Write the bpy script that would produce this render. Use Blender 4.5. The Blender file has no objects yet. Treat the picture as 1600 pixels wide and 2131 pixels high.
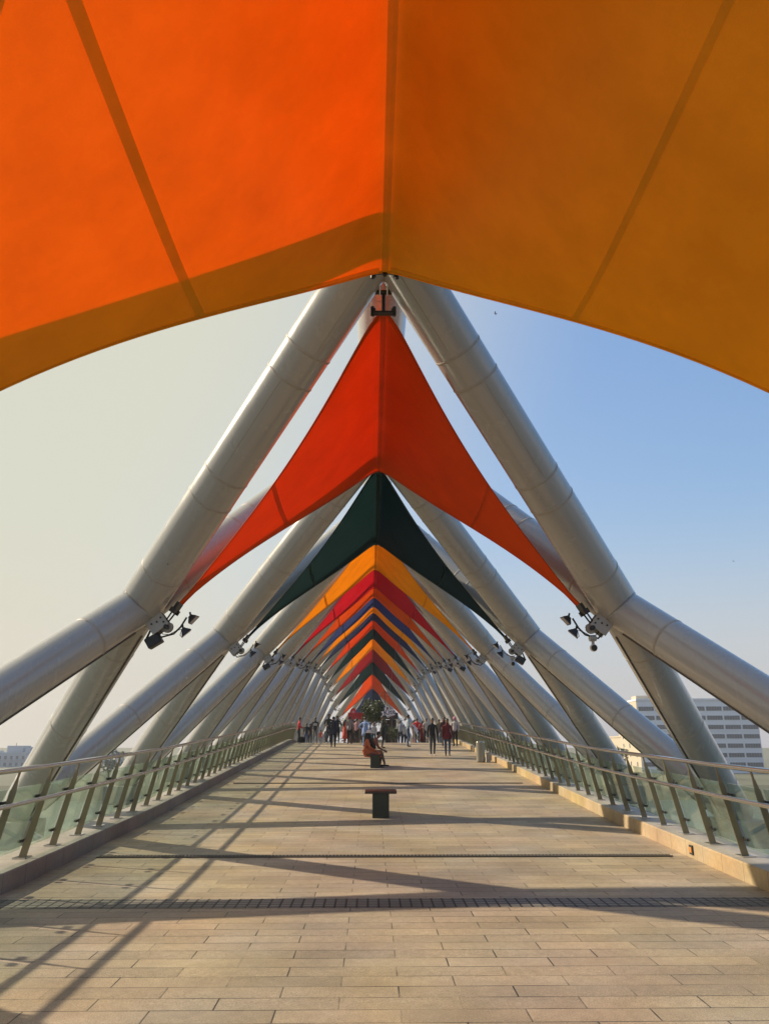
import bpy, bmesh, math, random
from mathutils import Vector, Matrix
random.seed(7)
R = math.radians
S = bpy.context.scene
C = S.collection

# ------------------------------------------------------------------ camera
cam_d = bpy.data.cameras.new('camera'); cam = bpy.data.objects.new('camera', cam_d); C.objects.link(cam)
cam.location = (-0.2, 0, 0)
cam_d.sensor_fit = 'VERTICAL'; cam_d.sensor_height = 36; cam_d.lens = 36 * 1600 / 2131
cam_d.clip_end = 20000; cam_d.clip_start = 0.05
PITCH = R(17); YAW = math.atan(27 / 1600)
cam.rotation_euler = (R(90) + PITCH, 0, -YAW)
S.camera = cam

# ------------------------------------------------------------------ light
SUN_ELEV = R(32.4); SUN_AZ = R(-66.8)          # azimuth from +Y, negative = towards -X
sd = Vector((math.sin(SUN_AZ) * math.cos(SUN_ELEV), math.cos(SUN_AZ) * math.cos(SUN_ELEV), math.sin(SUN_ELEV)))
W = bpy.data.worlds.new('World'); S.world = W; W.use_nodes = True
nt = W.node_tree; bg = nt.nodes['Background']
sky = nt.nodes.new('ShaderNodeTexSky'); sky.sky_type = 'NISHITA'; sky.sun_disc = False
sky.sun_elevation = SUN_ELEV; sky.sun_rotation = SUN_AZ
sky.air_density = 1.2; sky.dust_density = 3.0; sky.ozone_density = 2.0; sky.altitude = 0
# hazy air: the phone's exposure compresses the bright side of the sky
gm_ = nt.nodes.new('ShaderNodeGamma'); gm_.inputs[1].default_value = 0.40; nt.links.new(sky.outputs[0], gm_.inputs[0])
hs_ = nt.nodes.new('ShaderNodeHueSaturation'); hs_.inputs['Hue'].default_value = 0.512; hs_.inputs['Saturation'].default_value = 2.3; hs_.inputs['Value'].default_value = 3.0; nt.links.new(gm_.outputs[0], hs_.inputs['Color'])
def wn(kind, **kw):
    q = nt.nodes.new(kind)
    for k_, v_ in kw.items(): setattr(q, k_, v_)
    return q
tcw = wn('ShaderNodeTexCoord'); dt = wn('ShaderNodeVectorMath', operation='DOT_PRODUCT'); nt.links.new(tcw.outputs['Generated'], dt.inputs[0]); dt.inputs[1].default_value = sd
mr_ = wn('ShaderNodeMapRange', interpolation_type='SMOOTHSTEP'); mr_.inputs[1].default_value = 0.30; mr_.inputs[2].default_value = 0.74; nt.links.new(dt.outputs['Value'], mr_.inputs[0])
mxs = wn('ShaderNodeMix', data_type='RGBA'); nt.links.new(mr_.outputs[0], mxs.inputs[0]); nt.links.new(hs_.outputs[0], mxs.inputs[6]); mxs.inputs[7].default_value = (4.75, 4.76, 4.0, 1)   # dusty glow round the sun
sz = wn('ShaderNodeSeparateXYZ'); nt.links.new(tcw.outputs['Generated'], sz.inputs[0])
mz = wn('ShaderNodeMapRange', interpolation_type='SMOOTHSTEP'); mz.inputs[1].default_value = 0.0; mz.inputs[2].default_value = 0.30; mz.inputs[3].default_value = 0.85; mz.inputs[4].default_value = 0.0; nt.links.new(sz.outputs[2], mz.inputs[0])
mxh = wn('ShaderNodeMix', data_type='RGBA'); nt.links.new(mz.outputs[0], mxh.inputs[0]); nt.links.new(mxs.outputs[2], mxh.inputs[6])
mhc = wn('ShaderNodeMix', data_type='RGBA'); nt.links.new(mr_.outputs[0], mhc.inputs[0]); mhc.inputs[6].default_value = (3.85, 3.68, 3.95, 1); mhc.inputs[7].default_value = (5.1, 4.55, 3.65, 1)     # haze on the horizon
nt.links.new(mhc.outputs[2], mxh.inputs[7])
nt.links.new(mxh.outputs[2], bg.inputs[0]); bg.inputs[1].default_value = 0.102
sun_d = bpy.data.lights.new('sun', 'SUN'); sun_d.energy = 4.8; sun_d.angle = R(0.9); sun_d.color = (1.0, 0.85, 0.64)
sun = bpy.data.objects.new('sun', sun_d); C.objects.link(sun)
sun.rotation_euler = sd.to_track_quat('Z', 'Y').to_euler(); sun.location = sd * 100
S.view_settings.view_transform = 'Standard'; S.view_settings.look = 'None'
S.view_settings.exposure = 0.52; S.view_settings.gamma = 1.0
S.cycles.max_bounces = 8; S.cycles.diffuse_bounces = 4; S.cycles.transmission_bounces = 6
S.cycles.transparent_max_bounces = 24
S.cycles.use_denoising = True

# ------------------------------------------------------------------ materials
def mat(name, col, rough=0.6, metal=0.0, noise=0.0, nscale=8.0, bump=0.0, bscale=60.0, spec=0.5, coat=0.0):
    m = bpy.data.materials.new(name); m.use_nodes = True
    n = m.node_tree.nodes; l = m.node_tree.links; b = n['Principled BSDF']
    b.inputs['Base Color'].default_value = (*col, 1); b.inputs['Roughness'].default_value = rough
    b.inputs['Metallic'].default_value = metal; b.inputs['Specular IOR Level'].default_value = spec
    b.inputs['Coat Weight'].default_value = coat
    if noise or bump:
        tc = n.new('ShaderNodeTexCoord')
    if noise:
        nz = n.new('ShaderNodeTexNoise'); nz.inputs['Scale'].default_value = nscale; nz.inputs['Detail'].default_value = 6
        l.new(tc.outputs['Object'], nz.inputs['Vector'])
        mp = n.new('ShaderNodeMapRange'); mp.inputs[3].default_value = 1 - noise; mp.inputs[4].default_value = 1 + noise
        l.new(nz.outputs['Fac'], mp.inputs[0])
        hs = n.new('ShaderNodeHueSaturation'); hs.inputs['Color'].default_value = (*col, 1)
        l.new(mp.outputs[0], hs.inputs['Value']); l.new(hs.outputs[0], b.inputs['Base Color'])
    if bump:
        bz = n.new('ShaderNodeTexNoise'); bz.inputs['Scale'].default_value = bscale
        l.new(tc.outputs['Object'], bz.inputs['Vector'])
        bp = n.new('ShaderNodeBump'); bp.inputs['Strength'].default_value = bump; bp.inputs['Distance'].default_value = 0.02
        l.new(bz.outputs['Fac'], bp.inputs['Height']); l.new(bp.outputs[0], b.inputs['Normal'])
    return m

def fabric_mat(name, col, trans, tw=0.5):
    m = bpy.data.materials.new(name); m.use_nodes = True
    n = m.node_tree.nodes; l = m.node_tree.links
    out = n['Material Output']; n.remove(n['Principled BSDF'])
    tc = n.new('ShaderNodeTexCoord')
    nz = n.new('ShaderNodeTexNoise'); nz.inputs['Scale'].default_value = 0.8; nz.inputs['Detail'].default_value = 9; nz.inputs['Roughness'].default_value = 0.65
    l.new(tc.outputs['Object'], nz.inputs['Vector'])
    mp = n.new('ShaderNodeMapRange'); mp.inputs[1].default_value = 0.3; mp.inputs[2].default_value = 0.7
    mp.inputs[3].default_value = 0.86; mp.inputs[4].default_value = 1.1
    l.new(nz.outputs['Fac'], mp.inputs[0])
    sp = n.new('ShaderNodeTexNoise'); sp.inputs['Scale'].default_value = 90; sp.inputs['Detail'].default_value = 2
    l.new(tc.outputs['Object'], sp.inputs['Vector'])
    mp2 = n.new('ShaderNodeMapRange'); mp2.inputs[3].default_value = 0.93; mp2.inputs[4].default_value = 1.07
    l.new(sp.outputs['Fac'], mp2.inputs[0])
    mu = n.new('ShaderNodeMath'); mu.operation = 'MULTIPLY'; l.new(mp.outputs[0], mu.inputs[0]); l.new(mp2.outputs[0], mu.inputs[1])
    def tint(c):
        h = n.new('ShaderNodeHueSaturation'); h.inputs['Color'].default_value = (*c, 1); l.new(mu.outputs[0], h.inputs['Value']); return h
    d = n.new('ShaderNodeBsdfDiffuse'); t = n.new('ShaderNodeBsdfTranslucent')
    l.new(tint(col).outputs[0], d.inputs[0]); l.new(tint(trans).outputs[0], t.inputs[0])
    mx = n.new('ShaderNodeMixShader'); mx.inputs[0].default_value = tw
    l.new(d.outputs[0], mx.inputs[1]); l.new(t.outputs[0], mx.inputs[2])
    g = n.new('ShaderNodeBsdfGlossy'); g.inputs['Roughness'].default_value = 0.45
    mg = n.new('ShaderNodeMixShader'); mg.inputs[0].default_value = 0.015
    l.new(mx.outputs[0], mg.inputs[1]); l.new(g.outputs[0], mg.inputs[2])
    l.new(mg.outputs[0], out.inputs[0])
    return m

def paint_mat():
    m = mat('white_steel_paint', (0.34, 0.33, 0.31), 0.33, 0, 0.04, 0.9, 0.0, coat=0.8)
    m.node_tree.nodes['Principled BSDF'].inputs['Coat Roughness'].default_value = 0.16
    n = m.node_tree.nodes; l = m.node_tree.links; b = n['Principled BSDF']
    tc = n.new('ShaderNodeTexCoord'); mpn = n.new('ShaderNodeMapping'); mpn.inputs['Scale'].default_value = (1, 1, 0.35)
    l.new(tc.outputs['Object'], mpn.inputs[0])
    nz = n.new('ShaderNodeTexNoise'); nz.inputs['Scale'].default_value = 2.2; nz.inputs['Detail'].default_value = 10; nz.inputs['Roughness'].default_value = 0.7
    l.new(mpn.outputs[0], nz.inputs['Vector'])
    cr = n.new('ShaderNodeMapRange'); cr.inputs[1].default_value = 0.35; cr.inputs[2].default_value = 0.75; cr.inputs[3].default_value = 0.20; cr.inputs[4].default_value = 0.34
    l.new(nz.outputs['Fac'], cr.inputs[0]); l.new(cr.outputs[0], b.inputs['Roughness'])
    # small rust / dirt specks
    sp = n.new('ShaderNodeTexVoronoi'); sp.inputs['Scale'].default_value = 1.3; l.new(tc.outputs['Object'], sp.inputs['Vector'])
    sr = n.new('ShaderNodeMapRange'); sr.inputs[1].default_value = 0.022; sr.inputs[2].default_value = 0.03; sr.inputs[3].default_value = 0.75; sr.inputs[4].default_value = 0
    l.new(sp.outputs['Distance'], sr.inputs[0])
    old = b.inputs['Base Color'].links[0].from_socket
    mx = n.new('ShaderNodeMix'); mx.data_type = 'RGBA'; l.new(sr.outputs[0], mx.inputs[0]); l.new(old, mx.inputs[6])
    mx.inputs[7].default_value = (0.06, 0.05, 0.04, 1)
    l.new(mx.outputs[2], b.inputs['Base Color'])
    return m

def brick_mat(name, c1, c2, mortar, bw, bh, msize, swap=False, offset=0.5, rough=0.6, speck=0.15, axis='XY', bumpd=0.004, mortar_vary=True):
    m = bpy.data.materials.new(name); m.use_nodes = True
    n = m.node_tree.nodes; l = m.node_tree.links; b = n['Principled BSDF']
    tc = n.new('ShaderNodeTexCoord'); src = tc.outputs['Object']
    if axis != 'XY':
        sx = n.new('ShaderNodeSeparateXYZ'); l.new(src, sx.inputs[0]); cx = n.new('ShaderNodeCombineXYZ')
        for k, a in enumerate(axis): l.new(sx.outputs['XYZ'.index(a)], cx.inputs[k])
        src = cx.outputs[0]
    br = n.new('ShaderNodeTexBrick'); l.new(src, br.inputs['Vector'])
    br.offset = offset; br.squash = 1
    br.inputs['Color1'].default_value = (*c1, 1); br.inputs['Color2'].default_value = (*c2, 1); br.inputs['Mortar'].default_value = (*c1, 1)
    br.inputs['Scale'].default_value = 1; br.inputs['Mortar Size'].default_value = msize; br.inputs['Mortar Smooth'].default_value = 0.1
    br.inputs['Brick Width'].default_value = bw; br.inputs['Row Height'].default_value = bh
    # granite speckle
    def noise(scale, lo, hi, a, bb, det=4):
        z = n.new('ShaderNodeTexNoise'); z.inputs['Scale'].default_value = scale; z.inputs['Detail'].default_value = det
        l.new(tc.outputs['Object'], z.inputs['Vector'])
        p = n.new('ShaderNodeMapRange'); p.inputs[1].default_value = lo; p.inputs[2].default_value = hi; p.inputs[3].default_value = a; p.inputs[4].default_value = bb
        l.new(z.outputs['Fac'], p.inputs[0]); return p.outputs[0]
    v1 = noise(110, 0.3, 0.7, 1 - speck, 1 + speck); v2 = noise(0.9, 0.3, 0.7, 0.74, 1.18, 9)
    v3 = noise(14, 0.35, 0.7, 0.92, 1.07, 6)
    mu = n.new('ShaderNodeMath'); mu.operation = 'MULTIPLY'; l.new(v1, mu.inputs[0]); l.new(v2, mu.inputs[1])
    mu2 = n.new('ShaderNodeMath'); mu2.operation = 'MULTIPLY'; l.new(mu.outputs[0], mu2.inputs[0]); l.new(v3, mu2.inputs[1])
    hs = n.new('ShaderNodeHueSaturation'); l.new(br.outputs['Color'], hs.inputs['Color']); l.new(mu2.outputs[0], hs.inputs['Value']); l.new(noise(0.55, 0.3, 0.7, 0.482, 0.512, 5), hs.inputs['Hue']); l.new(noise(0.8, 0.3, 0.7, 0.78, 1.2, 5), hs.inputs['Saturation'])
    mx = n.new('ShaderNodeMix'); mx.data_type = 'RGBA'
    if mortar_vary:
        mv = noise(1.7, 0.36, 0.6, 0.3, 1.0, 3)
        mm = n.new('ShaderNodeMath'); mm.operation = 'MULTIPLY'; l.new(br.outputs['Fac'], mm.inputs[0]); l.new(mv, mm.inputs[1])
        l.new(mm.outputs[0], mx.inputs[0])
    else:
        l.new(br.outputs['Fac'], mx.inputs[0])
    l.new(hs.outputs[0], mx.inputs[6]); mx.inputs[7].default_value = (*mortar, 1)
    l.new(mx.outputs[2], b.inputs['Base Color'])
    b.inputs['Roughness'].default_value = rough; b.inputs['Specular IOR Level'].default_value = 0.35
    inv = n.new('ShaderNodeMath'); inv.operation = 'SUBTRACT'; inv.inputs[0].default_value = 1; l.new(br.outputs['Fac'], inv.inputs[1])
    ad = n.new('ShaderNodeMath'); ad.operation = 'MULTIPLY_ADD'; l.new(v1, ad.inputs[0]); ad.inputs[1].default_value = 0.25; l.new(inv.outputs[0], ad.inputs[2])
    bp = n.new('ShaderNodeBump'); bp.inputs['Distance'].default_value = bumpd; bp.inputs['Strength'].default_value = 0.6
    l.new(ad.outputs[0], bp.inputs['Height']); l.new(bp.outputs[0], b.inputs['Normal'])
    return m

def glass_mat():
    m = bpy.data.materials.new('dusty_green_glass'); m.use_nodes = True
    n = m.node_tree.nodes; l = m.node_tree.links; out = n['Material Output']; n.remove(n['Principled BSDF'])
    tr = n.new('ShaderNodeBsdfTransparent'); tr.inputs[0].default_value = (0.90, 0.955, 0.92, 1)
    gl = n.new('ShaderNodeBsdfGlossy'); gl.inputs['Roughness'].default_value = 0.03; gl.inputs[0].default_value = (0.9, 1, 0.94, 1)
    df = n.new('ShaderNodeBsdfDiffuse'); df.inputs[0].default_value = (0.42, 0.52, 0.41, 1)
    tl = n.new('ShaderNodeBsdfTranslucent'); tl.inputs[0].default_value = (0.42, 0.52, 0.41, 1)
    ds = n.new('ShaderNodeMixShader'); l.new(df.outputs[0], ds.inputs[1]); l.new(tl.outputs[0], ds.inputs[2])
    tc = n.new('ShaderNodeTexCoord'); nz = n.new('ShaderNodeTexNoise'); nz.inputs['Scale'].default_value = 1.6; nz.inputs['Detail'].default_value = 8; nz.inputs['Distortion'].default_value = 1.2
    l.new(tc.outputs['Object'], nz.inputs['Vector'])
    mr = n.new('ShaderNodeMapRange'); mr.inputs[1].default_value = 0.3; mr.inputs[2].default_value = 0.75; mr.inputs[3].default_value = 0.05; mr.inputs[4].default_value = 0.19
    l.new(nz.outputs['Fac'], mr.inputs[0])
    m1 = n.new('ShaderNodeMixShader'); l.new(mr.outputs[0], m1.inputs[0]); l.new(tr.outputs[0], m1.inputs[1]); l.new(ds.outputs[0], m1.inputs[2])
    fr = n.new('ShaderNodeFresnel'); gmn = n.new('ShaderNodeNewGeometry'); ior = n.new('ShaderNodeMapRange'); ior.inputs[3].default_value = 1.42; ior.inputs[4].default_value = 1 / 1.42; l.new(gmn.outputs['Backfacing'], ior.inputs[0]); l.new(ior.outputs[0], fr.inputs[0])
    m2 = n.new('ShaderNodeMixShader'); l.new(fr.outputs[0], m2.inputs[0]); l.new(m1.outputs[0], m2.inputs[1]); l.new(gl.outputs[0], m2.inputs[2])
    l.new(m2.outputs[0], out.inputs[0])
    return m

def water_mat():
    m = mat('river_water', (0.095, 0.115, 0.08), 0.3, 0, 0.1, 0.05, 0.25, 0.6)
    return m

PAINT = paint_mat()
WELD = mat('weld_bead', (0.33, 0.30, 0.26), 0.6, 0, 0.2, 9)
STEEL = mat('brushed_steel', (0.60, 0.595, 0.56), 0.17, 1.0, 0.06, 30)
POSTM = mat('bronzed_steel_post', (0.25, 0.21, 0.13), 0.42, 0.6, 0.1, 12)
BLACK = mat('black_housing', (0.012, 0.012, 0.013), 0.45)
DKRUB = mat('black_rubber', (0.02, 0.02, 0.02), 0.7)
CLAMPM = mat('dark_clamp_metal', (0.035, 0.033, 0.03), 0.45, 0.6)
GUSS = mat('galvanised_plate', (0.36, 0.34, 0.30), 0.5, 0.3, 0.12, 12)
CONDUIT = mat('grey_conduit', (0.09, 0.08, 0.07), 0.5, 0.3)
LENS = mat('lamp_lens', (0.42, 0.38, 0.38), 0.15)
GRANITE = brick_mat('granite_paving', (0.375, 0.302, 0.198), (0.285, 0.232, 0.156), (0.035, 0.028, 0.02), 0.80, 0.235, 0.0055, rough=0.6, speck=0.34)
STRIPM = brick_mat('dark_joint_paving', (0.19, 0.172, 0.142), (0.165, 0.15, 0.125), (0.012, 0.011, 0.01), 0.112, 0.107, 0.011, offset=0.0, rough=0.6, speck=0.12, mortar_vary=False)
DRAINM = mat('drain_iron', (0.14, 0.125, 0.10), 0.55, 0.4, 0.2, 30)
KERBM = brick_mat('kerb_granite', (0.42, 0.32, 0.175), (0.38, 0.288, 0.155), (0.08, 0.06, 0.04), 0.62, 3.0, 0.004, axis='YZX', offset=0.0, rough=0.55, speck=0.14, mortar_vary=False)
KERBD = brick_mat('left_kerb_granite', (0.25, 0.195, 0.15), (0.225, 0.175, 0.138), (0.05, 0.04, 0.03), 0.62, 3.0, 0.004, axis='YZX', offset=0.0, rough=0.6, speck=0.14, mortar_vary=False)  # darker tone of the kerb granite, used on the left side only
KERBTOP = brick_mat('kerb_capping_granite', (0.36, 0.33, 0.28), (0.33, 0.305, 0.26), (0.1, 0.09, 0.08), 0.93, 3.0, 0.004, axis='YXZ', offset=0.0, rough=0.5, speck=0.14, mortar_vary=False)
GLASS = glass_mat()
CONC = mat('concrete', (0.32, 0.30, 0.27), 0.8, 0, 0.15, 1.2, 0.2, 20)
STONE = mat('stone', (0.38, 0.36, 0.32), 0.75, 0, 0.12, 6, 0.2, 30)
BENCHG = mat('dark_green_granite', (0.018, 0.026, 0.016), 0.4, 0, 0.3, 40)
BENCHT = mat('dark_brown_granite', (0.03, 0.02, 0.016), 0.3, 0, 0.25, 60)

# ------------------------------------------------------------------ mesh helpers
class MB:
    def __init__(s): s.v = []; s.f = []; s.m = []; s.sm = []
    def add(s, vs, fs, mi=0, smooth=False, M=None):
        o = len(s.v)
        s.v += [(M @ Vector(v)) if M else Vector(v) for v in vs]
        for f in fs: s.f.append([i + o for i in f]); s.m.append(mi); s.sm.append(smooth)
        return s
    def box(s, c, d, mi=0, M=None, bev=0.0):
        x, y, z = (k / 2 for k in d)
        if bev > 0:
            bm = bmesh.new(); bmesh.ops.create_cube(bm, size=1)
            for v in bm.verts: v.co = Vector((v.co.x * d[0], v.co.y * d[1], v.co.z * d[2])) + Vector(c)
            bmesh.ops.bevel(bm, geom=list(bm.edges), offset=bev, segments=2, affect='EDGES', profile=0.5)
            bm.verts.index_update()
            s.add([v.co.copy() for v in bm.verts], [[v.index for v in f.verts] for f in bm.faces], mi, False, M); bm.free(); return s
        vs = [(c[0] + i * x, c[1] + j * y, c[2] + k * z) for k in (-1, 1) for j in (-1, 1) for i in (-1, 1)]
        return s.add(vs, [(0, 2, 3, 1), (4, 5, 7, 6), (0, 1, 5, 4), (2, 6, 7, 3), (0, 4, 6, 2), (1, 3, 7, 5)], mi, False, M)
    def tube(s, pts, r, n=12, mi=0, cap=True, M=None):
        pts = [Vector(p) for p in pts]; k = len(pts); rs = r if isinstance(r, (list, tuple)) else [r] * k
        vs = []; u = None
        for i, p in enumerate(pts):
            a = pts[max(i - 1, 0)]; b = pts[min(i + 1, k - 1)]; d = (b - a).normalized()
            if u is None:
                u = d.cross(Vector((0, 0, 1)))
                if u.length < 1e-3: u = d.cross(Vector((0, 1, 0)))
                u.normalize()
            else:
                u = (u - d * u.dot(d)).normalized()
            w = d.cross(u)
            for j in range(n):
                t = 2 * math.pi * j / n; vs.append(p + (u * math.cos(t) + w * math.sin(t)) * rs[i])
        fs = [(i * n + j, i * n + (j + 1) % n, (i + 1) * n + (j + 1) % n, (i + 1) * n + j) for i in range(k - 1) for j in range(n)]
        s.add(vs, fs, mi, True, M)
        if cap:
            s.add(vs[:n], [tuple(reversed(range(n)))], mi, False, M); s.add(vs[-n:], [tuple(range(n))], mi, False, M)
        return s
    def build(s, name, mats, parent=None, loc=None):
        me = bpy.data.meshes.new(name)
        off = Vector(loc) if loc else Vector((0, 0, 0))
        me.from_pydata([tuple(v - off) for v in s.v], [], s.f)
        mats = mats if isinstance(mats, (list, tuple)) else [mats]
        for m in mats: me.materials.append(m)
        me.polygons.foreach_set('material_index', s.m); me.polygons.foreach_set('use_smooth', s.sm)
        me.update()
        o = bpy.data.objects.new(name, me); C.objects.link(o)
        if loc: o.location = loc
        if parent: o.parent = parent
        return o

def bmfix(o):
    bm = bmesh.new(); bm.from_mesh(o.data); bmesh.ops.recalc_face_normals(bm, faces=bm.faces); bm.to_mesh(o.data); bm.free()
    return o
def tag(o, label=None, cat=None, group=None, kind=None):
    if label: o['label'] = label
    if cat: o['category'] = cat
    if group: o['group'] = group
    if kind: o['kind'] = kind
    return o
def thing(name, loc, label, cat, group=None, rz=0):
    e = bpy.data.objects.new(name, None); C.objects.link(e); e.location = loc; e.rotation_euler = (0, 0, rz); e.empty_display_size = 0.2
    return tag(e, label, cat, group)
def dup(o, parent=None):
    c = o.copy(); C.objects.link(c); c.parent = parent
    for ch in o.children: dup(ch, c)
    return c
def lerp_tab(tab, x):
    if x <= tab[0][0]: return tab[0][1]
    for (a, va), (b, vb) in zip(tab, tab[1:]):
        if x <= b:
            t = (x - a) / (b - a); return va + (vb - va) * t
    return tab[-1][1]
def smooth_tab(tab, x, w=3.0):
    return (lerp_tab(tab, x - w) + 2 * lerp_tab(tab, x - w / 2) + 2 * lerp_tab(tab, x) + 2 * lerp_tab(tab, x + w / 2) + lerp_tab(tab, x + w)) / 8

# ------------------------------------------------------------------ bridge profile
DZ = [(-20, -2.0), (0, -1.70), (9.2, -1.55), (16.2, -1.34), (30, -0.72), (37.7, -0.38), (50, 0.20), (53, 0.285), (57, 0.22), (62, 0.10), (75, -0.1), (90, -0.7), (120, -1.6), (175, -3.5)]
HW = [(-20, 4.0), (0, 4.1), (9.2, 4.2), (16.2, 4.42), (30, 4.8), (37.7, 5.0), (52.2, 5.3), (75, 5.8), (100, 6.2), (175, 6.0)]
def zd(y): return smooth_tab(DZ, y, 1.5)
def hw(y): return smooth_tab(HW, y, 3)
KERB_H = 0.215; KERB_W = 0.62
L = 10.5        # bay length in model units
SIG = 0.65      # model units to metres for frames, canopies and lamps
def yk(n): return 17.5 + L * (n - 1)
def ya(n): return yk(n) - L / 2
ZR = [7.75, 7.95, 8.12, 8.6, 9.7, 10.8, 11.98, 13.1, 14.25, 15.05, 15.55, 15.55, 15.25, 14.4, 13.1, 11.25, 8.9]
ZK = [3.5, 3.1, 3.82, 4.6, 5.53, 6.44, 7.37, 8.17, 8.85, 9.09, 8.98, 8.76, 7.97, 6.96, 5.55, 3.6]
XK = [5.55, 5.47, 5.54, 5.73, 5.9, 6.16, 6.33, 6.68, 6.99, 6.97, 7.09, 7.2, 7.3, 7.16, 6.84, 6.57]
def zb(y): return lerp_tab([(0, -2.2), (12, -2.0), (22.75, -1.75), (54, -0.5), (75, -0.9), (120, -2.4), (175, -4.2)], y)
def xb(y): return lerp_tab([(0, 9.8), (22.75, 9.95), (54, 10.7), (100, 12.2), (150, 12.5), (175, 12)], y)

# ------------------------------------------------------------------ setting: deck, kerbs, river, banks
def strip_mesh(name, prof, mats, y0, y1, dy, mi=None):
    """prof(y) -> list of (x, z); skinned along y"""
    b = MB(); ys = []; y = y0
    while y < y1 + 1e-6: ys.append(y); y += dy
    P = [prof(y) for y in ys]; k = len(P[0]); vs = [(p[0], y, p[1]) for y, pr in zip(ys, P) for p in pr]
    for j in range(k - 1):
        b_vs = []; fs = []
        for i in range(len(ys)):
            b_vs += [vs[i * k + j], vs[i * k + j + 1]]
            if i: fs.append((2 * i - 2, 2 * i - 1, 2 * i + 1, 2 * i))
        b.add(b_vs, fs, mi[j] if mi else 0, False)
    return b.build(name, mats)
deck = strip_mesh('bridge_deck', lambda y: [(-hw(y) - 0.9, zd(y) - 0.7), (-hw(y) - 0.75, zd(y) - 0.02), (-hw(y), zd(y) - 0.02), (-hw(y) , zd(y)), (hw(y), zd(y)), (hw(y), zd(y) - 0.02), (hw(y) + 0.75, zd(y) - 0.02), (hw(y) + 0.9, zd(y) - 0.7), (5, zd(y) - 1.4), (-5, zd(y) - 1.4), (-hw(y) - 0.9, zd(y) - 0.7)],
                  [GRANITE, CONC], -6, 176, 1.0, [1, 1, 1, 0, 1, 1, 1, 1, 1, 1]); tag(deck, kind='structure')
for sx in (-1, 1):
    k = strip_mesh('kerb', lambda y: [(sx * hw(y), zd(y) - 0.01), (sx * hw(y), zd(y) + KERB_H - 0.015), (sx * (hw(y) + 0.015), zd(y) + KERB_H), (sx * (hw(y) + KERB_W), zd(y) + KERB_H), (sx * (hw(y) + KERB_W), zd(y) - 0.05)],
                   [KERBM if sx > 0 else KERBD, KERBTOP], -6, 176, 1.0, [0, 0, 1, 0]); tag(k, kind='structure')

# expansion strip and slot drains lie on the deck
def cross_strip(name, y0, y1, x0, x1, m, lift=0.004, cell=None):
    b = MB(); n = 8
    for i in range(n):
        xa = x0 + (x1 - x0) * i / n; xb_ = x0 + (x1 - x0) * (i + 1) / n
        b.add([(xa, y0, zd(y0) + lift), (xb_, y0, zd(y0) + lift), (xb_, y1, zd(y1) + lift), (xa, y1, zd(y1) + lift)], [(0, 1, 2, 3)])
    return b.build(name, m)
st = cross_strip('paving_strip', 8.62, 9.05, -hw(8.9) + 0.0, hw(8.9), STRIPM)
tag(st, 'wide dark gridded paving strip crossing the walkway nearest the camera', 'paving strip')
def slot_drain(y, x0, x1, label, w=0.13):
    t = thing('slot_drain', ((x0 + x1) / 2, y, zd(y)), label, 'drain', 'slot drains across the walkway')
    b = MB()
    b.add([(x0, y - w / 2, zd(y) + 0.004), (x1, y - w / 2, zd(y) + 0.004), (x1, y + w / 2, zd(y) + 0.004 + 0.03 * w), (x0, y + w / 2, zd(y) + 0.004 + 0.03 * w)], [(0, 1, 2, 3)])
    o = b.build('channel', DKRUB); o.parent = t; o.matrix_parent_inverse = Matrix.Translation(-t.location)
    g = MB(); n = int((x1 - x0) / 0.05)
    for i in range(n):
        g.box((x0 + 0.05 * i + 0.012, y, zd(y) + 0.012), (0.02, w, 0.012))
    for yy in (y - w / 2, y + w / 2): g.box(((x0 + x1) / 2, yy, zd(y) + 0.011), (x1 - x0, 0.012, 0.016))
    o = g.build('grate', DRAINM); o.parent = t; o.matrix_parent_inverse = Matrix.Translation(-t.location)
slot_drain(11.75, -4.0, 4.05, 'thin black slotted drain crossing the floor nearer the camera than the empty bench')
slot_drain(23.6, -4.15, 4.2, 'thin black slotted drain crossing the floor beyond the empty bench')

# river, banks, far ground
wm = MB().add([(-6000, -300, -12), (6000, -300, -12), (6000, 196, -12), (-6000, 196, -12)], [(0, 1, 2, 3)]).build('river_water', water_mat()); tag(wm, kind='structure')
GROUND = mat('bank_ground', (0.12, 0.12, 0.07), 0.9, 0, 0.3, 0.03, 0)
gm = MB().add([(-6000, 190, -13), (6000, 190, -13), (6000, 200, -9), (-6000, 200, -9), (6000, 9000, -9), (-6000, 9000, -9)], [(0, 1, 2, 3), (3, 2, 4, 5)]).build('far_ground', GROUND); tag(gm, kind='structure')

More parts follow.
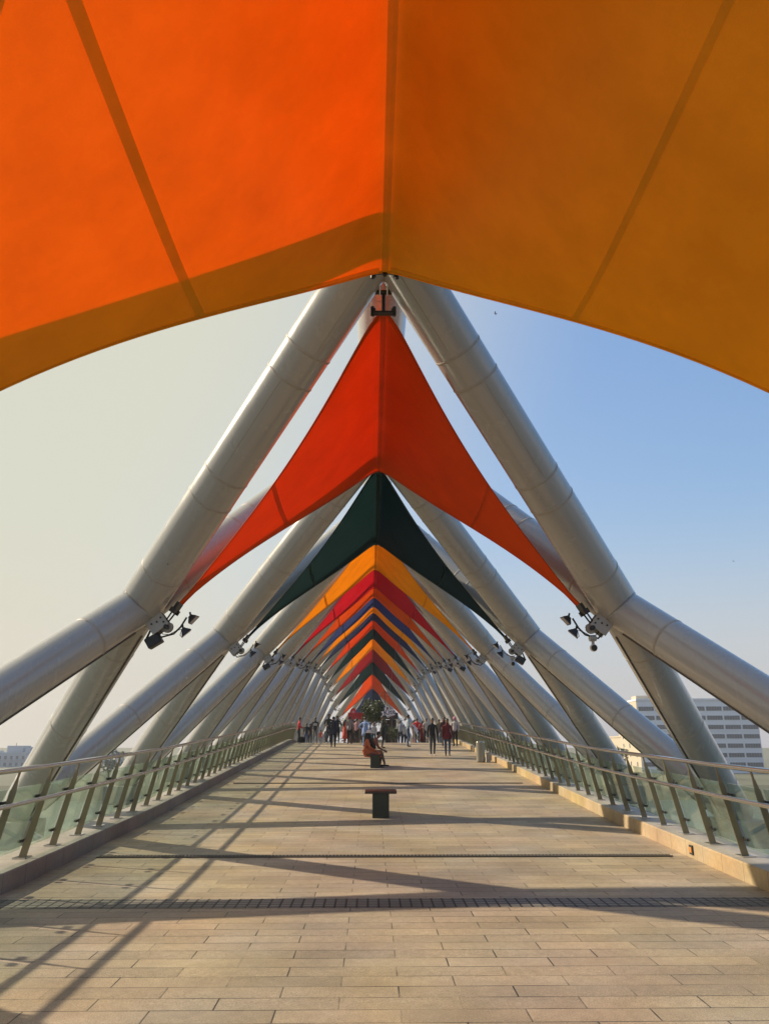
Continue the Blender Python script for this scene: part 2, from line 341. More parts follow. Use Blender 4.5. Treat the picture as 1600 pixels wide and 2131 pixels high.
# ------------------------------------------------------------------ steel frames
def mitred(b, p0, p1, r, n0=None, n1=None, n=40, welds=(), mi=0, mw=1):
    p0 = Vector(p0); p1 = Vector(p1); d = (p1 - p0); ln = d.length; d.normalize()
    u = d.cross(Vector((0, 0, 1)));
    if u.length < 1e-3: u = Vector((1, 0, 0))
    u.normalize(); w = u.cross(d); w.normalize()
    rings = [(0, r, 0), (ln, r, 0)]
    for t in welds:
        s = t * ln
        rings += [(s - 0.03, r, 1), (s - 0.012, r + 0.008, 1), (s + 0.012, r + 0.008, 1), (s + 0.03, r, 0)]
    rings = [(0, r, 0)] + sorted(rings[2:]) + [(ln, r, 0)]
    def ring(base, rr, nn):
        out = []
        for j in range(n):
            a = 2 * math.pi * j / n; off = (u * math.cos(a) + w * math.sin(a)) * rr
            q = base + off
            if nn is not None:
                q = q - d * ((q - base).dot(nn) / d.dot(nn))
            out.append(q)
        return out
    V = [ring(p0 + d * s, rr, (n0 if i == 0 else n1 if i == len(rings) - 1 else None)) for i, (s, rr, _) in enumerate(rings)]
    for i in range(len(rings) - 1):
        b.add(V[i] + V[i + 1], [(j, (j + 1) % n, n + (j + 1) % n, n + j) for j in range(n)], mw if rings[i][2] else mi, True)
    b.add(V[0], [tuple(reversed(range(n)))], mi); b.add(V[-1], [tuple(range(n))], mi)
RU, RL, RR = 0.50, 0.46, 0.56
CN = ['big orange canopy overhead', 'scarlet canopy', 'nearest dark green canopy', 'nearest amber canopy', 'crimson canopy', 'orange-red canopy behind the crimson one',
      'blue canopy', 'middle amber canopy', 'indigo canopy behind the middle amber one', 'vermilion canopy', 'middle dark green canopy', 'farthest amber canopy',
      'maroon canopy', 'farthest dark green canopy', 'farthest orange-red canopy', 'navy canopy at the far end']
def apex(n): return Vector((0, ya(n), ZR[n] + 1.27 + [0, 0, 0, .3, .6, 1.0, 1.2, 1.3, 1.3, 1.3, 1.2, 1.1, .8, .8, .5, .4, .4][n]))
def knee(n, s): return Vector((s * XK[n], yk(n), ZK[n]))
def base(n, s):
    y = ya(n); return Vector((s * xb(y), y, zb(y)))
for n in range(16):
    t = thing('steel_frame', (0, yk(n), ZK[n]), 'white steel tube frame that carries the ' + CN[n], 'steel frame', 'white tube frames of the bridge')
    inv = Matrix.Translation(-t.location); t.location = t.location * SIG + Vector((-0.07, 0, 0)); t.scale = (SIG,) * 3
    def put(b, name, mats):
        o = b.build(name, mats); o.parent = t; o.matrix_parent_inverse = inv; return o
    b = MB(); mitred(b, apex(n) + Vector((0, -0.05, 0.15)), apex(n + 1) + Vector((0, -0.05, 0.15)), RR, n=36, welds=(0.12, 0.17, 0.5, 0.85)); put(b, 'ridge_tube', [PAINT, WELD])
    for s in (-1, 1):
        K = knee(n, s)
        for (A, B, flip) in ((apex(n), base(n, s), 0), (apex(n + 1) + Vector((0, -0.75, 0.1)), base(n + 1, s), 1)):
            if n == 0 and not flip: continue          # front tubes left out at the entrance to keep their shadow off the canopy
            du = (A - K).normalized(); dl = (B - K).normalized()
            nn = (du - dl).normalized()
            b = MB(); mitred(b, K, A, RU, n0=nn, welds=(0.11, 0.33, 0.40, 0.66, 0.73)); 
            # longitudinal seam weld of the rolled plate
            up = du.cross(Vector((0, 1, 0))).normalized()
            side = Vector((-s * 0.35, -0.8 + 1.6 * flip, -0.5)); side = (side - du * side.dot(du)).normalized()
            ln = (A - K).length
            for (f0, f1, rot) in ((0.41, 0.655, 0.5), (0.74, 0.98, -0.1)):
                sv = Matrix.Rotation(rot * s, 3, du) @ side
                b.tube([K + du * ln * f0 + sv * RU, K + du * ln * f1 + sv * RU], 0.008, 6, 1)
            put(b, 'upper_tube', [PAINT, WELD])
            b = MB(); mitred(b, K, B, RL, n0=nn, welds=(0.17, 0.52, 0.83)); put(b, 'lower_tube', [PAINT, WELD])
            # conduit strip along the underside
            q = Vector((-s * 0.6, 0, -1)); q = (q - dl * q.dot(dl)).normalized(); ll = (B - K).length
            b = MB(); b.tube([K + dl * 0.55 + q * (RL + 0.01), K + dl * (ll * 0.93) + q * (RL + 0.005)], 0.024, 8); put(b, 'cable_conduit', CONDUIT)
        # gusset
        gp = K + Vector((-s * 0.42, 0, -0.40))
        ax = Vector((-s * 0.62, 0, -0.78)); al = Vector((s * 0.78, 0, -0.62)).normalized() ; ax.normalize()
        b = MB()
        M = Matrix(((al.x, 0, ax.x, gp.x), (0, 1, 0, gp.y), (al.z, 0, ax.z, gp.z), (0, 0, 0, 1)))
        b.box((0, -0.16, 0.05), (0.42, 0.03, 0.34), 0, M, 0.006); b.box((0, 0.16, 0.05), (0.42, 0.03, 0.34), 0, M, 0.006)
        for yy in (-0.18, 0.18):
            for (px, pz) in ((-0.14, 0.0), (-0.02, 0.03), (-0.14, 0.12), (0.1, 0.0)): b.tube([(px, yy - 0.015, pz), (px, yy + 0.015, pz)], 0.022, 8, 1, True, M)
        # rounded ear that takes the pin
        pts = [(-0.2 + 0.0, 0.16)] + [(-0.12 + 0.13 * math.cos(a), 0.22 + 0.13 * math.sin(a)) for a in [R(k) for k in range(180, -1, -30)]]
        for yy in (-0.05, 0.05):
            nn_ = len(pts); b.add([(p[0], yy - 0.015, p[1]) for p in pts] + [(p[0], yy + 0.015, p[1]) for p in pts],
                  [tuple(range(nn_)), tuple(reversed(range(nn_, 2 * nn_)))] + [(i, nn_ + i, nn_ + (i + 1) % nn_, (i + 1) % nn_) for i in range(nn_)], 0, False, M)
        b.tube([(-0.12, -0.2, 0.24), (-0.12, 0.2, 0.24)], 0.05, 12, 1, True, M)
        put(b, 'gusset_plate', [GUSS, CLAMPM])
        # base and outrigger under the deck edge
        B = base(n, s); b = MB(); b.box((B.x, B.y, B.z - 0.5), (1.2, 1.5, 0.7), 0, None, 0.05); put(b, 'base_block', CONC)
        b = MB(); xin = s * (hw(B.y * SIG) + 0.6) / SIG; zi = (zd(B.y * SIG) - 0.9) / SIG
        b.tube([(xin, B.y, zi), (B.x, B.y, B.z - 0.45)], 0.3, 16); put(b, 'outrigger_beam', PAINT)

# ------------------------------------------------------------------ canopies
FC = {'orange': ((0.97, 0.42, 0.002), (0.68, 0.028, 0.001)), 'scarlet': ((0.76, 0.085, 0.003), (0.44, 0.012, 0.001)), 'green': ((0.009, 0.027, 0.029), (0.007, 0.021, 0.022)),
      'amber': ((0.85, 0.33, 0.004), (0.80, 0.20, 0.003)), 'crimson': ((0.45, 0.02, 0.03), (0.50, 0.008, 0.018)), 'orangered': ((0.62, 0.11, 0.012), (0.62, 0.055, 0.005)),
      'blue': ((0.045, 0.055, 0.17), (0.04, 0.05, 0.15)), 'indigo': ((0.035, 0.04, 0.10), (0.03, 0.035, 0.08)), 'vermilion': ((0.66, 0.085, 0.012), (0.62, 0.045, 0.006)),
      'maroon': ((0.26, 0.02, 0.025), (0.26, 0.012, 0.018)), 'navy': ((0.02, 0.032, 0.09), (0.017, 0.026, 0.07))}
FM = {k: fabric_mat(k + '_fabric', *v, 0.34) for k, v in FC.items()}
SEAM = {k: fabric_mat(k + '_seam', tuple(min(1, c * 1.05) for c in v[0]), (0.55, 0.52, 0.40), 0.5) for k, v in FC.items()}
CK = ['orange', 'scarlet', 'green', 'amber', 'crimson', 'orangered', 'blue', 'amber', 'indigo', 'vermilion', 'green', 'amber', 'maroon', 'green', 'orangered', 'navy']
LAB = ['sunlit orange fabric canopy stretched right overhead across the top of the photo', 'scarlet fabric canopy peaked behind the orange one, nearest whole kite shape',
       'black-green fabric canopy just behind the scarlet one', 'amber fabric canopy just behind the nearest black-green one', 'crimson fabric canopy behind the nearest amber one',
       'orange-red fabric canopy between the crimson and the blue ones', 'dusty blue fabric canopy behind the orange-red one', 'thin amber band of canopy between the blue and the indigo ones',
       'indigo fabric canopy between thin amber band and vermilion one', 'vermilion fabric canopy between the indigo and the black-green ones', 'black-green fabric canopy behind the vermilion one',
       'amber fabric canopy in front of the maroon one', 'dark maroon fabric canopy behind the farthest amber one', 'teal-green fabric canopy between maroon and farthest orange-red ones',
       'orange-red fabric canopy second from the far end', 'navy fabric canopy at the far end above the little tree']
ZRR = [7.82, 8.0, 8.44, 9.68, 10.72, 11.99, 13.06, 14.25, 15.05, 15.6, 15.55, 15.3, 14.34, 13.1, 11.27, 8.8]
LIFT = [0, 0, 0, 0.8, 1.1, 1.5, 1.7, 1.8, 1.8, 1.8, 1.7, 1.6, 1.3, 1.3, 1.0, 0.9, 0.9]
EC, EB, EB2, EE, ED = 0.60, -0.109, -0.177, 0.8, 0.05
def s_eff(s): return (math.sqrt(s * s + ED * ED) - ED) / (math.sqrt(1 + ED * ED) - ED)
def edge_g(s, c=EC):
    s = s_eff(s); return max((1 - s) - c * s * (1 - s), 0.03)
def prof_h(s):
    s = s_eff(s); return s - EB * s * (1 - s) - EB2 * s * (1 - s) * (1 - 2 * s)
for n in range(16):
    t = thing('fabric_canopy', (0, yk(n), (ZR[n] + ZK[n]) / 2), LAB[n], 'canopy', 'coloured fabric canopies over the walkway')
    inv = Matrix.Translation(-t.location); t.location = t.location * SIG + Vector((-0.07, 0, 0)); t.scale = (SIG,) * 3
    def put(b, name, mats):
        o = b.build(name, mats); o.parent = t; o.matrix_parent_inverse = inv; return o
    z1 = ZRR[n]; z0 = [7.8, 8.0][n] if n < 2 else ZRR[n - 1] * (ya(n) + EE) / (ya(n) - EE) + 0.04 + LIFT[n]
    xc = XK[n] - 0.83; zc = (ZK[n] - 0.07) if n else 2.85; hy = L / 2 - EE
    def P(s, tt, side, dz=0.0):
        zr = z0 + (z1 - z0) * (tt + 1) / 2
        zr -= 0.22 * (1 - tt * tt)
        w = hy * edge_g(s, EC if n in (1, 2) else 0.68 if n else (0.50 if tt > 0 else EC))
        if n == 0 and tt < 0: w += (max((L / 2 + 0.5) * ((1 - s) + 0.45 * s * (1 - s)), 0.03) - w)
        x = 0.0 + xc * s
        zz = zr - (zr - zc) * prof_h(s)
        return Vector((side * x, yk(n) + tt * w, zz + dz))
    b = MB(); ns, ntt = 26, 14
    sv = [0.0, 0.01, 0.02, 0.035, 0.055, 0.08] + [0.08 + 0.92 * (i / (ns - 1)) for i in range(1, ns)]
    sv = [min(1, x) for x in sv]
    def tip(s, tt, side, dz=0):   # blunt, rounded tips at the ridge
        v = P(s, tt, side, dz)
        lim = hy - 0.35 * max(0, 0.16 - abs(v.x)) * 0
        return v
    for side in (-1, 1):
        vs = [P(s, -1 + 2 * j / ntt, side) for s in sv for j in range(ntt + 1)]; k = ntt + 1
        fs = [((i * k + j), (i * k + j + 1), ((i + 1) * k + j + 1), ((i + 1) * k + j)) for i in range(len(sv) - 1) for j in range(ntt)]
        if side < 0: fs = [tuple(reversed(f)) for f in fs]
        b.add(vs, fs, 0, True)
    put(b, 'fabric', FM[CK[n]])
    # overlap seams, a second layer of the same cloth under the sheet
    for side, s0, s1 in ((-1, 0.0, 0.012), (1, 0.0, 0.012), (-1, 0.498, 0.516), (1, 0.5, 0.512)):
        b = MB(); k = 24
        vs = [P(s, -0.995 + 1.99 * j / k, side, -0.006) for s in (s0, s1) for j in range(k + 1)]
        b.add(vs, [(j, j + 1, k + 1 + j + 1, k + 1 + j) for j in range(k)], 0, True)
        put(b, 'seam', SEAM[CK[n]])
    # hems: the cloth is folded double along its edges
    if n < 4:
        for side in (-1, 1):
            for ta, tb in ((0.962, 0.998), (-0.962, -0.998)):
                b = MB(); hs_v = [x for x in sv if x > 0.01]; k = len(hs_v)
                b.add([P(x, ta, side, -0.007) for x in hs_v] + [P(x, tb, side, -0.007) for x in hs_v], [(j, j + 1, k + j + 1, k + j) for j in range(k - 1)], 0, True)
                put(b, 'hem', SEAM[CK[n]])
    # edge hem cable
    for side in (-1, 1):
        for tt in (-1, 1):
            b = MB(); b.tube([P(x_, tt, side, -0.004) for x_ in sv[1:]], 0.016, 6)
            put(b, 'hem_cable', FM[CK[n]])
    if n == 0: pass
    # ridge clamps + hangers
    for tt, nn_ in ((-1, n), (1, n + 1)):
        p = P(0, tt, 1); b = MB()
        sy = tt
        b.box((0, p.y + sy * 0.03, p.z - 0.02 + 0.05 * (tt > 0)), (0.38, 0.14, 0.04), 0, None, 0.012)
        for sx in (-1, 1):
            b.box((sx * 0.18, p.y + sy * 0.05, p.z - 0.0), (0.06, 0.12, 0.11), 0, None, 0.02)
            b.tube([(sx * 0.21, p.y + sy * 0.05, p.z - 0.09), (sx * 0.21, p.y + sy * 0.05, p.z + 0.1)], 0.035, 8)
        b.tube([(0, p.y + sy * 0.05, p.z - 0.03), (0, p.y + sy * 0.15, p.z + 0.36)], 0.035, 8)
        put(b, 'ridge_clamp', CLAMPM)
        a = apex(nn_); b = MB()
        for sx in (-1, 1): b.tube([(sx * 0.07, p.y + sy * 0.14, p.z + 0.3), (sx * 0.07, a.y, a.z - 0.35)], 0.022, 8, 1)
        b.tube([(-0.16, p.y + sy * 0.15, p.z + 0.36), (0.16, p.y + sy * 0.15, p.z + 0.36)], 0.045, 10)
        put(b, 'hanger_rod', [CLAMPM, STEEL])
    for side in (-1, 1):
        p = P(1, 0, side); K = knee(n, side); gp = K + Vector((-side * 0.55, 0, -0.52))
        b = MB(); d = (gp - p).normalized()
        M = Matrix.Translation(p) @ d.to_track_quat('X', 'Z').to_matrix().to_4x4()
        b.box((-0.02, 0, 0), (0.24, 0.36, 0.07), 0, M, 0.01)
        b.box((0.08, 0.17, 0), (0.12, 0.09, 0.13), 0, M, 0.01); b.box((0.08, -0.17, 0), (0.12, 0.09, 0.13), 0, M, 0.01)
        put(b, 'corner_clamp', CLAMPM)
        b = MB()
        for yy in (-0.09, 0.09): b.tube([p + Vector((0, yy * 1.6, 0)), gp + Vector((0, yy, 0.02))], 0.02, 8)
        put(b, 'tension_rod', CLAMPM)

# ------------------------------------------------------------------ floodlight brackets
def flood_head(kind):
    b = MB()
    # wedge body, lens faces +x
    b.add([(-0.17, -0.05, -0.05), (-0.17, 0.05, -0.05), (-0.17, 0.05, 0.05), (-0.17, -0.05, 0.05), (0.0, -0.13, -0.17), (0.0, 0.13, -0.17), (0.0, 0.13, 0.17), (0.0, -0.13, 0.17), (0.05, -0.13, -0.19), (0.05, 0.13, -0.19), (0.05, 0.13, 0.19), (0.05, -0.13, 0.19)],
          [(0, 3, 2, 1), (0, 1, 5, 4), (1, 2, 6, 5), (2, 3, 7, 6), (3, 0, 4, 7), (4, 5, 9, 8), (5, 6, 10, 9), (6, 7, 11, 10), (7, 4, 8, 11), (8, 9, 10, 11)])
    for k in (-0.06, 0, 0.06): b.box((-0.11, k * 1.0, 0), (0.10, 0.012, 0.16))
    b.tube([(-0.14, 0, 0), (-0.27, 0, 0.07)], 0.035, 8)
    return b
def lens_mb(): return MB().box((0.054, 0, 0), (0.012, 0.21, 0.32))
for n in range(16):
    for s in (-1, 1):
        K = knee(n, s)
        side = 'left' if s < 0 else 'right'
        t = thing('floodlight_bracket', (K + Vector((-s * 0.5, 0, -0.55))) * SIG + Vector((-0.07, 0, 0)), 'twin floodlights at the %s corner of the %s' % (side, CN[n]), 'floodlights', 'floodlight brackets at the canopy corners')
        t.scale = (-SIG if s > 0 else SIG, SIG, SIG)
        b = MB()
        pts = [(-0.12, -0.1, -0.02), (0.05, -0.12, -0.20), (0.36, -0.2, -0.13), (0.5, -0.2, 0.02), (0.62, -0.2, 0.24)]
        b.tube(pts, 0.022, 8)
        o = b.build('arm', CLAMPM if n % 2 else GUSS, t)
        b = MB(); b.tube([(-0.02, -0.08, 0.0), (0.1, -0.14, -0.13), (0.25, -0.16, -0.14), (0.4, -0.18, -0.06), (0.52, -0.16, -0.02), (0.5, -0.19, -0.16), (0.56, -0.2, -0.22)], 0.009, 6); b.build('power_cable', BLACK, t)
        for (p, ry) in (((0.77, -0.2, 0.20), R(-58 + 8 * (n % 3) + 95)), ((0.63, -0.22, -0.10), R(48))):
            h = flood_head(0).build('floodlight', BLACK, t); h.location = p; h.scale = (0.66, 0.66, 0.66); h.rotation_euler = (0, ry, R(-12) if p[2] > 0 else R(14))
            lens_mb().build('lens', LENS, h)
        if (s > 0 and n in (1, 2)):
            b = MB(); b.tube([(0.12, -0.16, -0.2), (0.26, -0.18, -0.21)], 0.07, 10); b.tube([(0.19, -0.17, -0.2), (0.19, -0.17, -0.34)], 0.035, 8)
            bmw = b.build('camera_mount', GUSS, t)
            b = MB(); prof = [(0.085 * math.cos(a), 0.085 * math.sin(a)) for a in [R(k) for k in range(90, -91, -15)]]
            vs = [(0.19 + r_ * math.cos(ph), -0.19 + r_ * math.sin(ph), -0.42 + z_) for (r_, z_) in prof for ph in [2 * math.pi * j / 16 for j in range(16)]]
            b.add(vs, [(i * 16 + j, i * 16 + (j + 1) % 16, (i + 1) * 16 + (j + 1) % 16, (i + 1) * 16 + j) for i in range(len(prof) - 1) for j in range(16)], 0, True)
            dome = b.build('dome_camera', mat('white_plastic', (0.6, 0.58, 0.55), 0.4) if 'white_plastic' not in bpy.data.materials else bpy.data.materials['white_plastic'], t)
            b = MB(); b.tube([(0.19, -0.25, -0.43), (0.19, -0.285, -0.435)], [0.07, 0.05], 16); b.build('camera_eye', BLACK, dome)
        if (s < 0 and n in (1, 3, 6)) or (s > 0 and n in (2, 4, 5, 7)):
            b = MB(); b.box((-0.3, 0.0, -0.22), (0.34, 0.24, 0.24), 0, Matrix.Rotation(R(-32), 4, 'Y') @ Matrix.Translation((0.06, 0, 0.06)), 0.02); b.tube([(-0.2, 0, 0.02), (-0.32, 0, -0.28)], 0.025, 6); b.build('speaker_box', BLACK, t)

# ------------------------------------------------------------------ railings
LEAN = 0.23
def rail_pt(y, s, h, inward=0.0):
    x = hw(y) + 0.23 - LEAN * h - inward
    return Vector((s * x, y, zd(y) + KERB_H + h))
PY = [0.35 + 1.0 * i for i in range(-2, 56)]
def post_mb(h=1.06):
    b = MB()
    # flat plate, slight taper, leaning inward (+x is inward here)
    for k, (w0, w1, z0, z1) in enumerate(((0.008, 0.008, 0.008, 0.85),)):
        x0, x1 = LEAN * z0, LEAN * z1
        vs = []
        for (z, x, w) in ((z0, x0, w0), (z1, x1, w1)):
            hwid = 0.046 - 0.012 * z
            vs += [(x - hwid, -w, z), (x + hwid, -w, z), (x + hwid, w, z), (x - hwid, w, z)]
        b.add(vs, [(0, 3, 2, 1), (4, 5, 6, 7), (0, 1, 5, 4), (1, 2, 6, 5), (2, 3, 7, 6), (3, 0, 4, 7)])
    b.add([(LEAN * .85 - .03, -.008, .85), (LEAN * .85 + .03, -.008, .85), (LEAN * .85 + .03, .008, .85), (LEAN * .85 - .03, .008, .85), (LEAN * .97 - .014, -.008, .97), (LEAN * .97 + .014, -.008, .97), (LEAN * .97 + .014, .008, .97), (LEAN * .97 - .014, .008, .97)],
          [(0, 1, 5, 4), (1, 2, 6, 5), (2, 3, 7, 6), (3, 0, 4, 7), (4, 5, 6, 7)])
    b.tube([(LEAN * .92, 0, .92), (LEAN * h, 0, h)], 0.014, 8)
    b.tube([(LEAN * .70, 0, .70), (LEAN * .70 + 0.11, 0, .715)], 0.014, 8)
    return b
for s in (-1, 1):
    t = thing('railing', (s * hw(10), 10, zd(10)), 'steel and green glass railing along the %s side of the walkway' % ('shaded left' if s < 0 else 'sunlit right'), 'railing', 'railings of the walkway')
    inv = Matrix.Translation(-t.location)
    ys = [-2 + i for i in range(57)]
    b = MB(); b.tube([rail_pt(y, s, 1.08) for y in ys], 0.031, 12); o = b.build('top_rail', STEEL); o.parent = t; o.matrix_parent_inverse = inv
    b = MB(); b.tube([rail_pt(y, s, 0.715, 0.13) for y in ys], 0.027, 12); o = b.build('lower_rail', STEEL); o.parent = t; o.matrix_parent_inverse = inv
    pm = post_mb().build('post', POSTM)
    bp = MB().box((0, 0, 0.006), (0.16, 0.22, 0.012)).build('base_plate', STEEL, pm)
    for (z, sg) in ((0.2, 1), (0.2, -1), (0.72, 1), (0.72, -1)):
        cb = MB(); cb.box((LEAN * z - 0.055, sg * 0.085, z), (0.05, 0.09, 0.035), 0, None, 0.006); cb.build('glass_clamp', BLACK, pm)
    first = True
    for y in PY:
        o = pm if first else dup(pm, t)
        if first: o.parent = t
        first = False
        p = rail_pt(y, s, 0)
        o.location = p - t.location; o.rotation_euler = (-math.atan((zd(y + .5) - zd(y - .5))) * 0, 0, math.pi if s > 0 else 0)
    for y in PY[:-1]:
        a0, a1 = y + 0.04, y + 0.96; b = MB(); lo, hi = 0.1, 0.865
        vs = []
        for off in (0.05, 0.062):
            for (yy, h) in ((a0, lo), (a1, lo), (a1, hi), (a0, hi)):
                q = rail_pt(yy, s, h, -off); vs.append(q)
        b.add(vs, [(0, 1, 2, 3), (7, 6, 5, 4), (0, 4, 5, 1), (1, 5, 6, 2), (2, 6, 7, 3), (3, 7, 4, 0)], 0)
        o = bmfix(b.build('glass_panel', GLASS)); o.parent = t; o.matrix_parent_inverse = inv
# small square light in the right kerb
y = 11.55; t = thing('kerb_light', (hw(y), y, zd(y) + 0.11), 'small square black kerb light with amber lens set in the right kerb', 'kerb light')
MB().box((-0.008, 0, 0), (0.024, 0.12, 0.12), 0, None, 0.004).build('frame', DKRUB, t)
MB().box((-0.022, 0, 0), (0.008, 0.07, 0.07)).build('lens', mat('amber_lens', (0.55, 0.22, 0.04), 0.3), t)

# ------------------------------------------------------------------ benches
def bench(y, x, length, label):
    t = thing('stone_bench', (x, y + length / 2, zd(y)), label, 'bench', 'stone benches along the middle of the walkway')
    t.rotation_euler = (math.atan((zd(y + length) - zd(y)) / length), 0, 0)
    MB().box((0, 0, 0.485), (0.63, length, 0.045), 0, None, 0.006).build('seat', BENCHT, t)
    b = MB(); b.box((0, 0, 0.231), (0.33, length - 0.04, 0.462), 0, None, 0.008); b.build('pedestal', BENCHG, t)
    return t
bench(16.15, 0.0, 0.5, 'empty dark granite T-shaped bench in the middle of the floor')
bench(29.6, -0.05, 1.5, 'dark granite bench under the two seated people')

# ------------------------------------------------------------------ people
SKIN = mat('brown_skin', (0.19, 0.095, 0.055), 0.55); SKIN2 = mat('light_brown_skin', (0.32, 0.17, 0.10), 0.55)
HAIR = mat('black_hair', (0.008, 0.007, 0.007), 0.4, 0, 0.3, 30)
_cm = {}
def cloth(c):
    k = tuple(round(x, 3) for x in c)
    if k not in _cm: _cm[k] = mat('cloth', c, 0.85, 0, 0.12, 12, 0.5, 25)
    return _cm[k]
def checked(c1, c2, sc):
    m = mat('checked_cloth', c1, 0.85); n = m.node_tree.nodes; l = m.node_tree.links
    tc = n.new('ShaderNodeTexCoord'); ch = n.new('ShaderNodeTexChecker'); ch.inputs['Scale'].default_value = sc
    ch.inputs['Color1'].default_value = (*c1, 1); ch.inputs['Color2'].default_value = (*c2, 1)
    l.new(tc.outputs['Object'], ch.inputs[0]); l.new(ch.outputs[0], n['Principled BSDF'].inputs['Base Color']); return m
def skin_body(nodes, edges, zones, mats, name, parent, roots):
    """nodes: list of (co, rx, ry); edges; zones: per edge material index"""
    me = bpy.data.meshes.new(name); me.from_pydata([n[0] for n in nodes], edges, []); me.update()
    ob = bpy.data.objects.new(name, me); C.objects.link(ob)
    md = ob.modifiers.new('Skin', 'SKIN'); md.use_smooth_shade = True; md.branch_smoothing = 0.4
    if not me.skin_vertices: 
        raise RuntimeError('no skin layer')
    for i, nd in enumerate(nodes):
        sv = me.skin_vertices[0].data[i]; sv.radius = (nd[1], nd[2]); sv.use_root = i in roots
    sb = ob.modifiers.new('Sub', 'SUBSURF'); sb.levels = 2; sb.render_levels = 2
    dg = bpy.context.evaluated_depsgraph_get(); ev = ob.evaluated_get(dg)
    m2 = bpy.data.meshes.new_from_object(ev); bpy.data.objects.remove(ob); bpy.data.meshes.remove(me)
    for m in mats: m2.materials.append(m)
    segs = [(Vector(nodes[a][0]), Vector(nodes[b][0]), z, 0.5 * (nodes[a][1] + nodes[b][1])) for (a, b), z in zip(edges, zones)]
    for p in m2.polygons:
        c = p.center; best = 1e9; bz = 0
        for a, b_, z, r in segs:
            d = b_ - a; tt = max(0, min(1, (c - a).dot(d) / max(d.length_squared, 1e-9)))
            q = (c - (a + d * tt)).length - r
            if q < best: best = q; bz = z
        p.material_index = bz; p.use_smooth = True
    o = bpy.data.objects.new(name, m2); C.objects.link(o); o.parent = parent
    return o
def ellipsoid(b, c, r, mi=0, zmin=-1.0, M=None, n=16, k=10):
    vs = []; 
    for i in range(k + 1):
        ph = math.pi / 2 - (math.acos(max(-1, zmin)) if False else (math.pi * (1 - zmin) / 2)) * i / k
        for j in range(n):
            th = 2 * math.pi * j / n; vs.append((c[0] + r[0] * math.cos(ph) * math.cos(th), c[1] + r[1] * math.cos(ph) * math.sin(th), c[2] + r[2] * math.sin(ph)))
    b.add(vs, [(i * n + (j + 1) % n, i * n + j, (i + 1) * n + j, (i + 1) * n + (j + 1) % n) for i in range(k) for j in range(n)], mi, True, M)

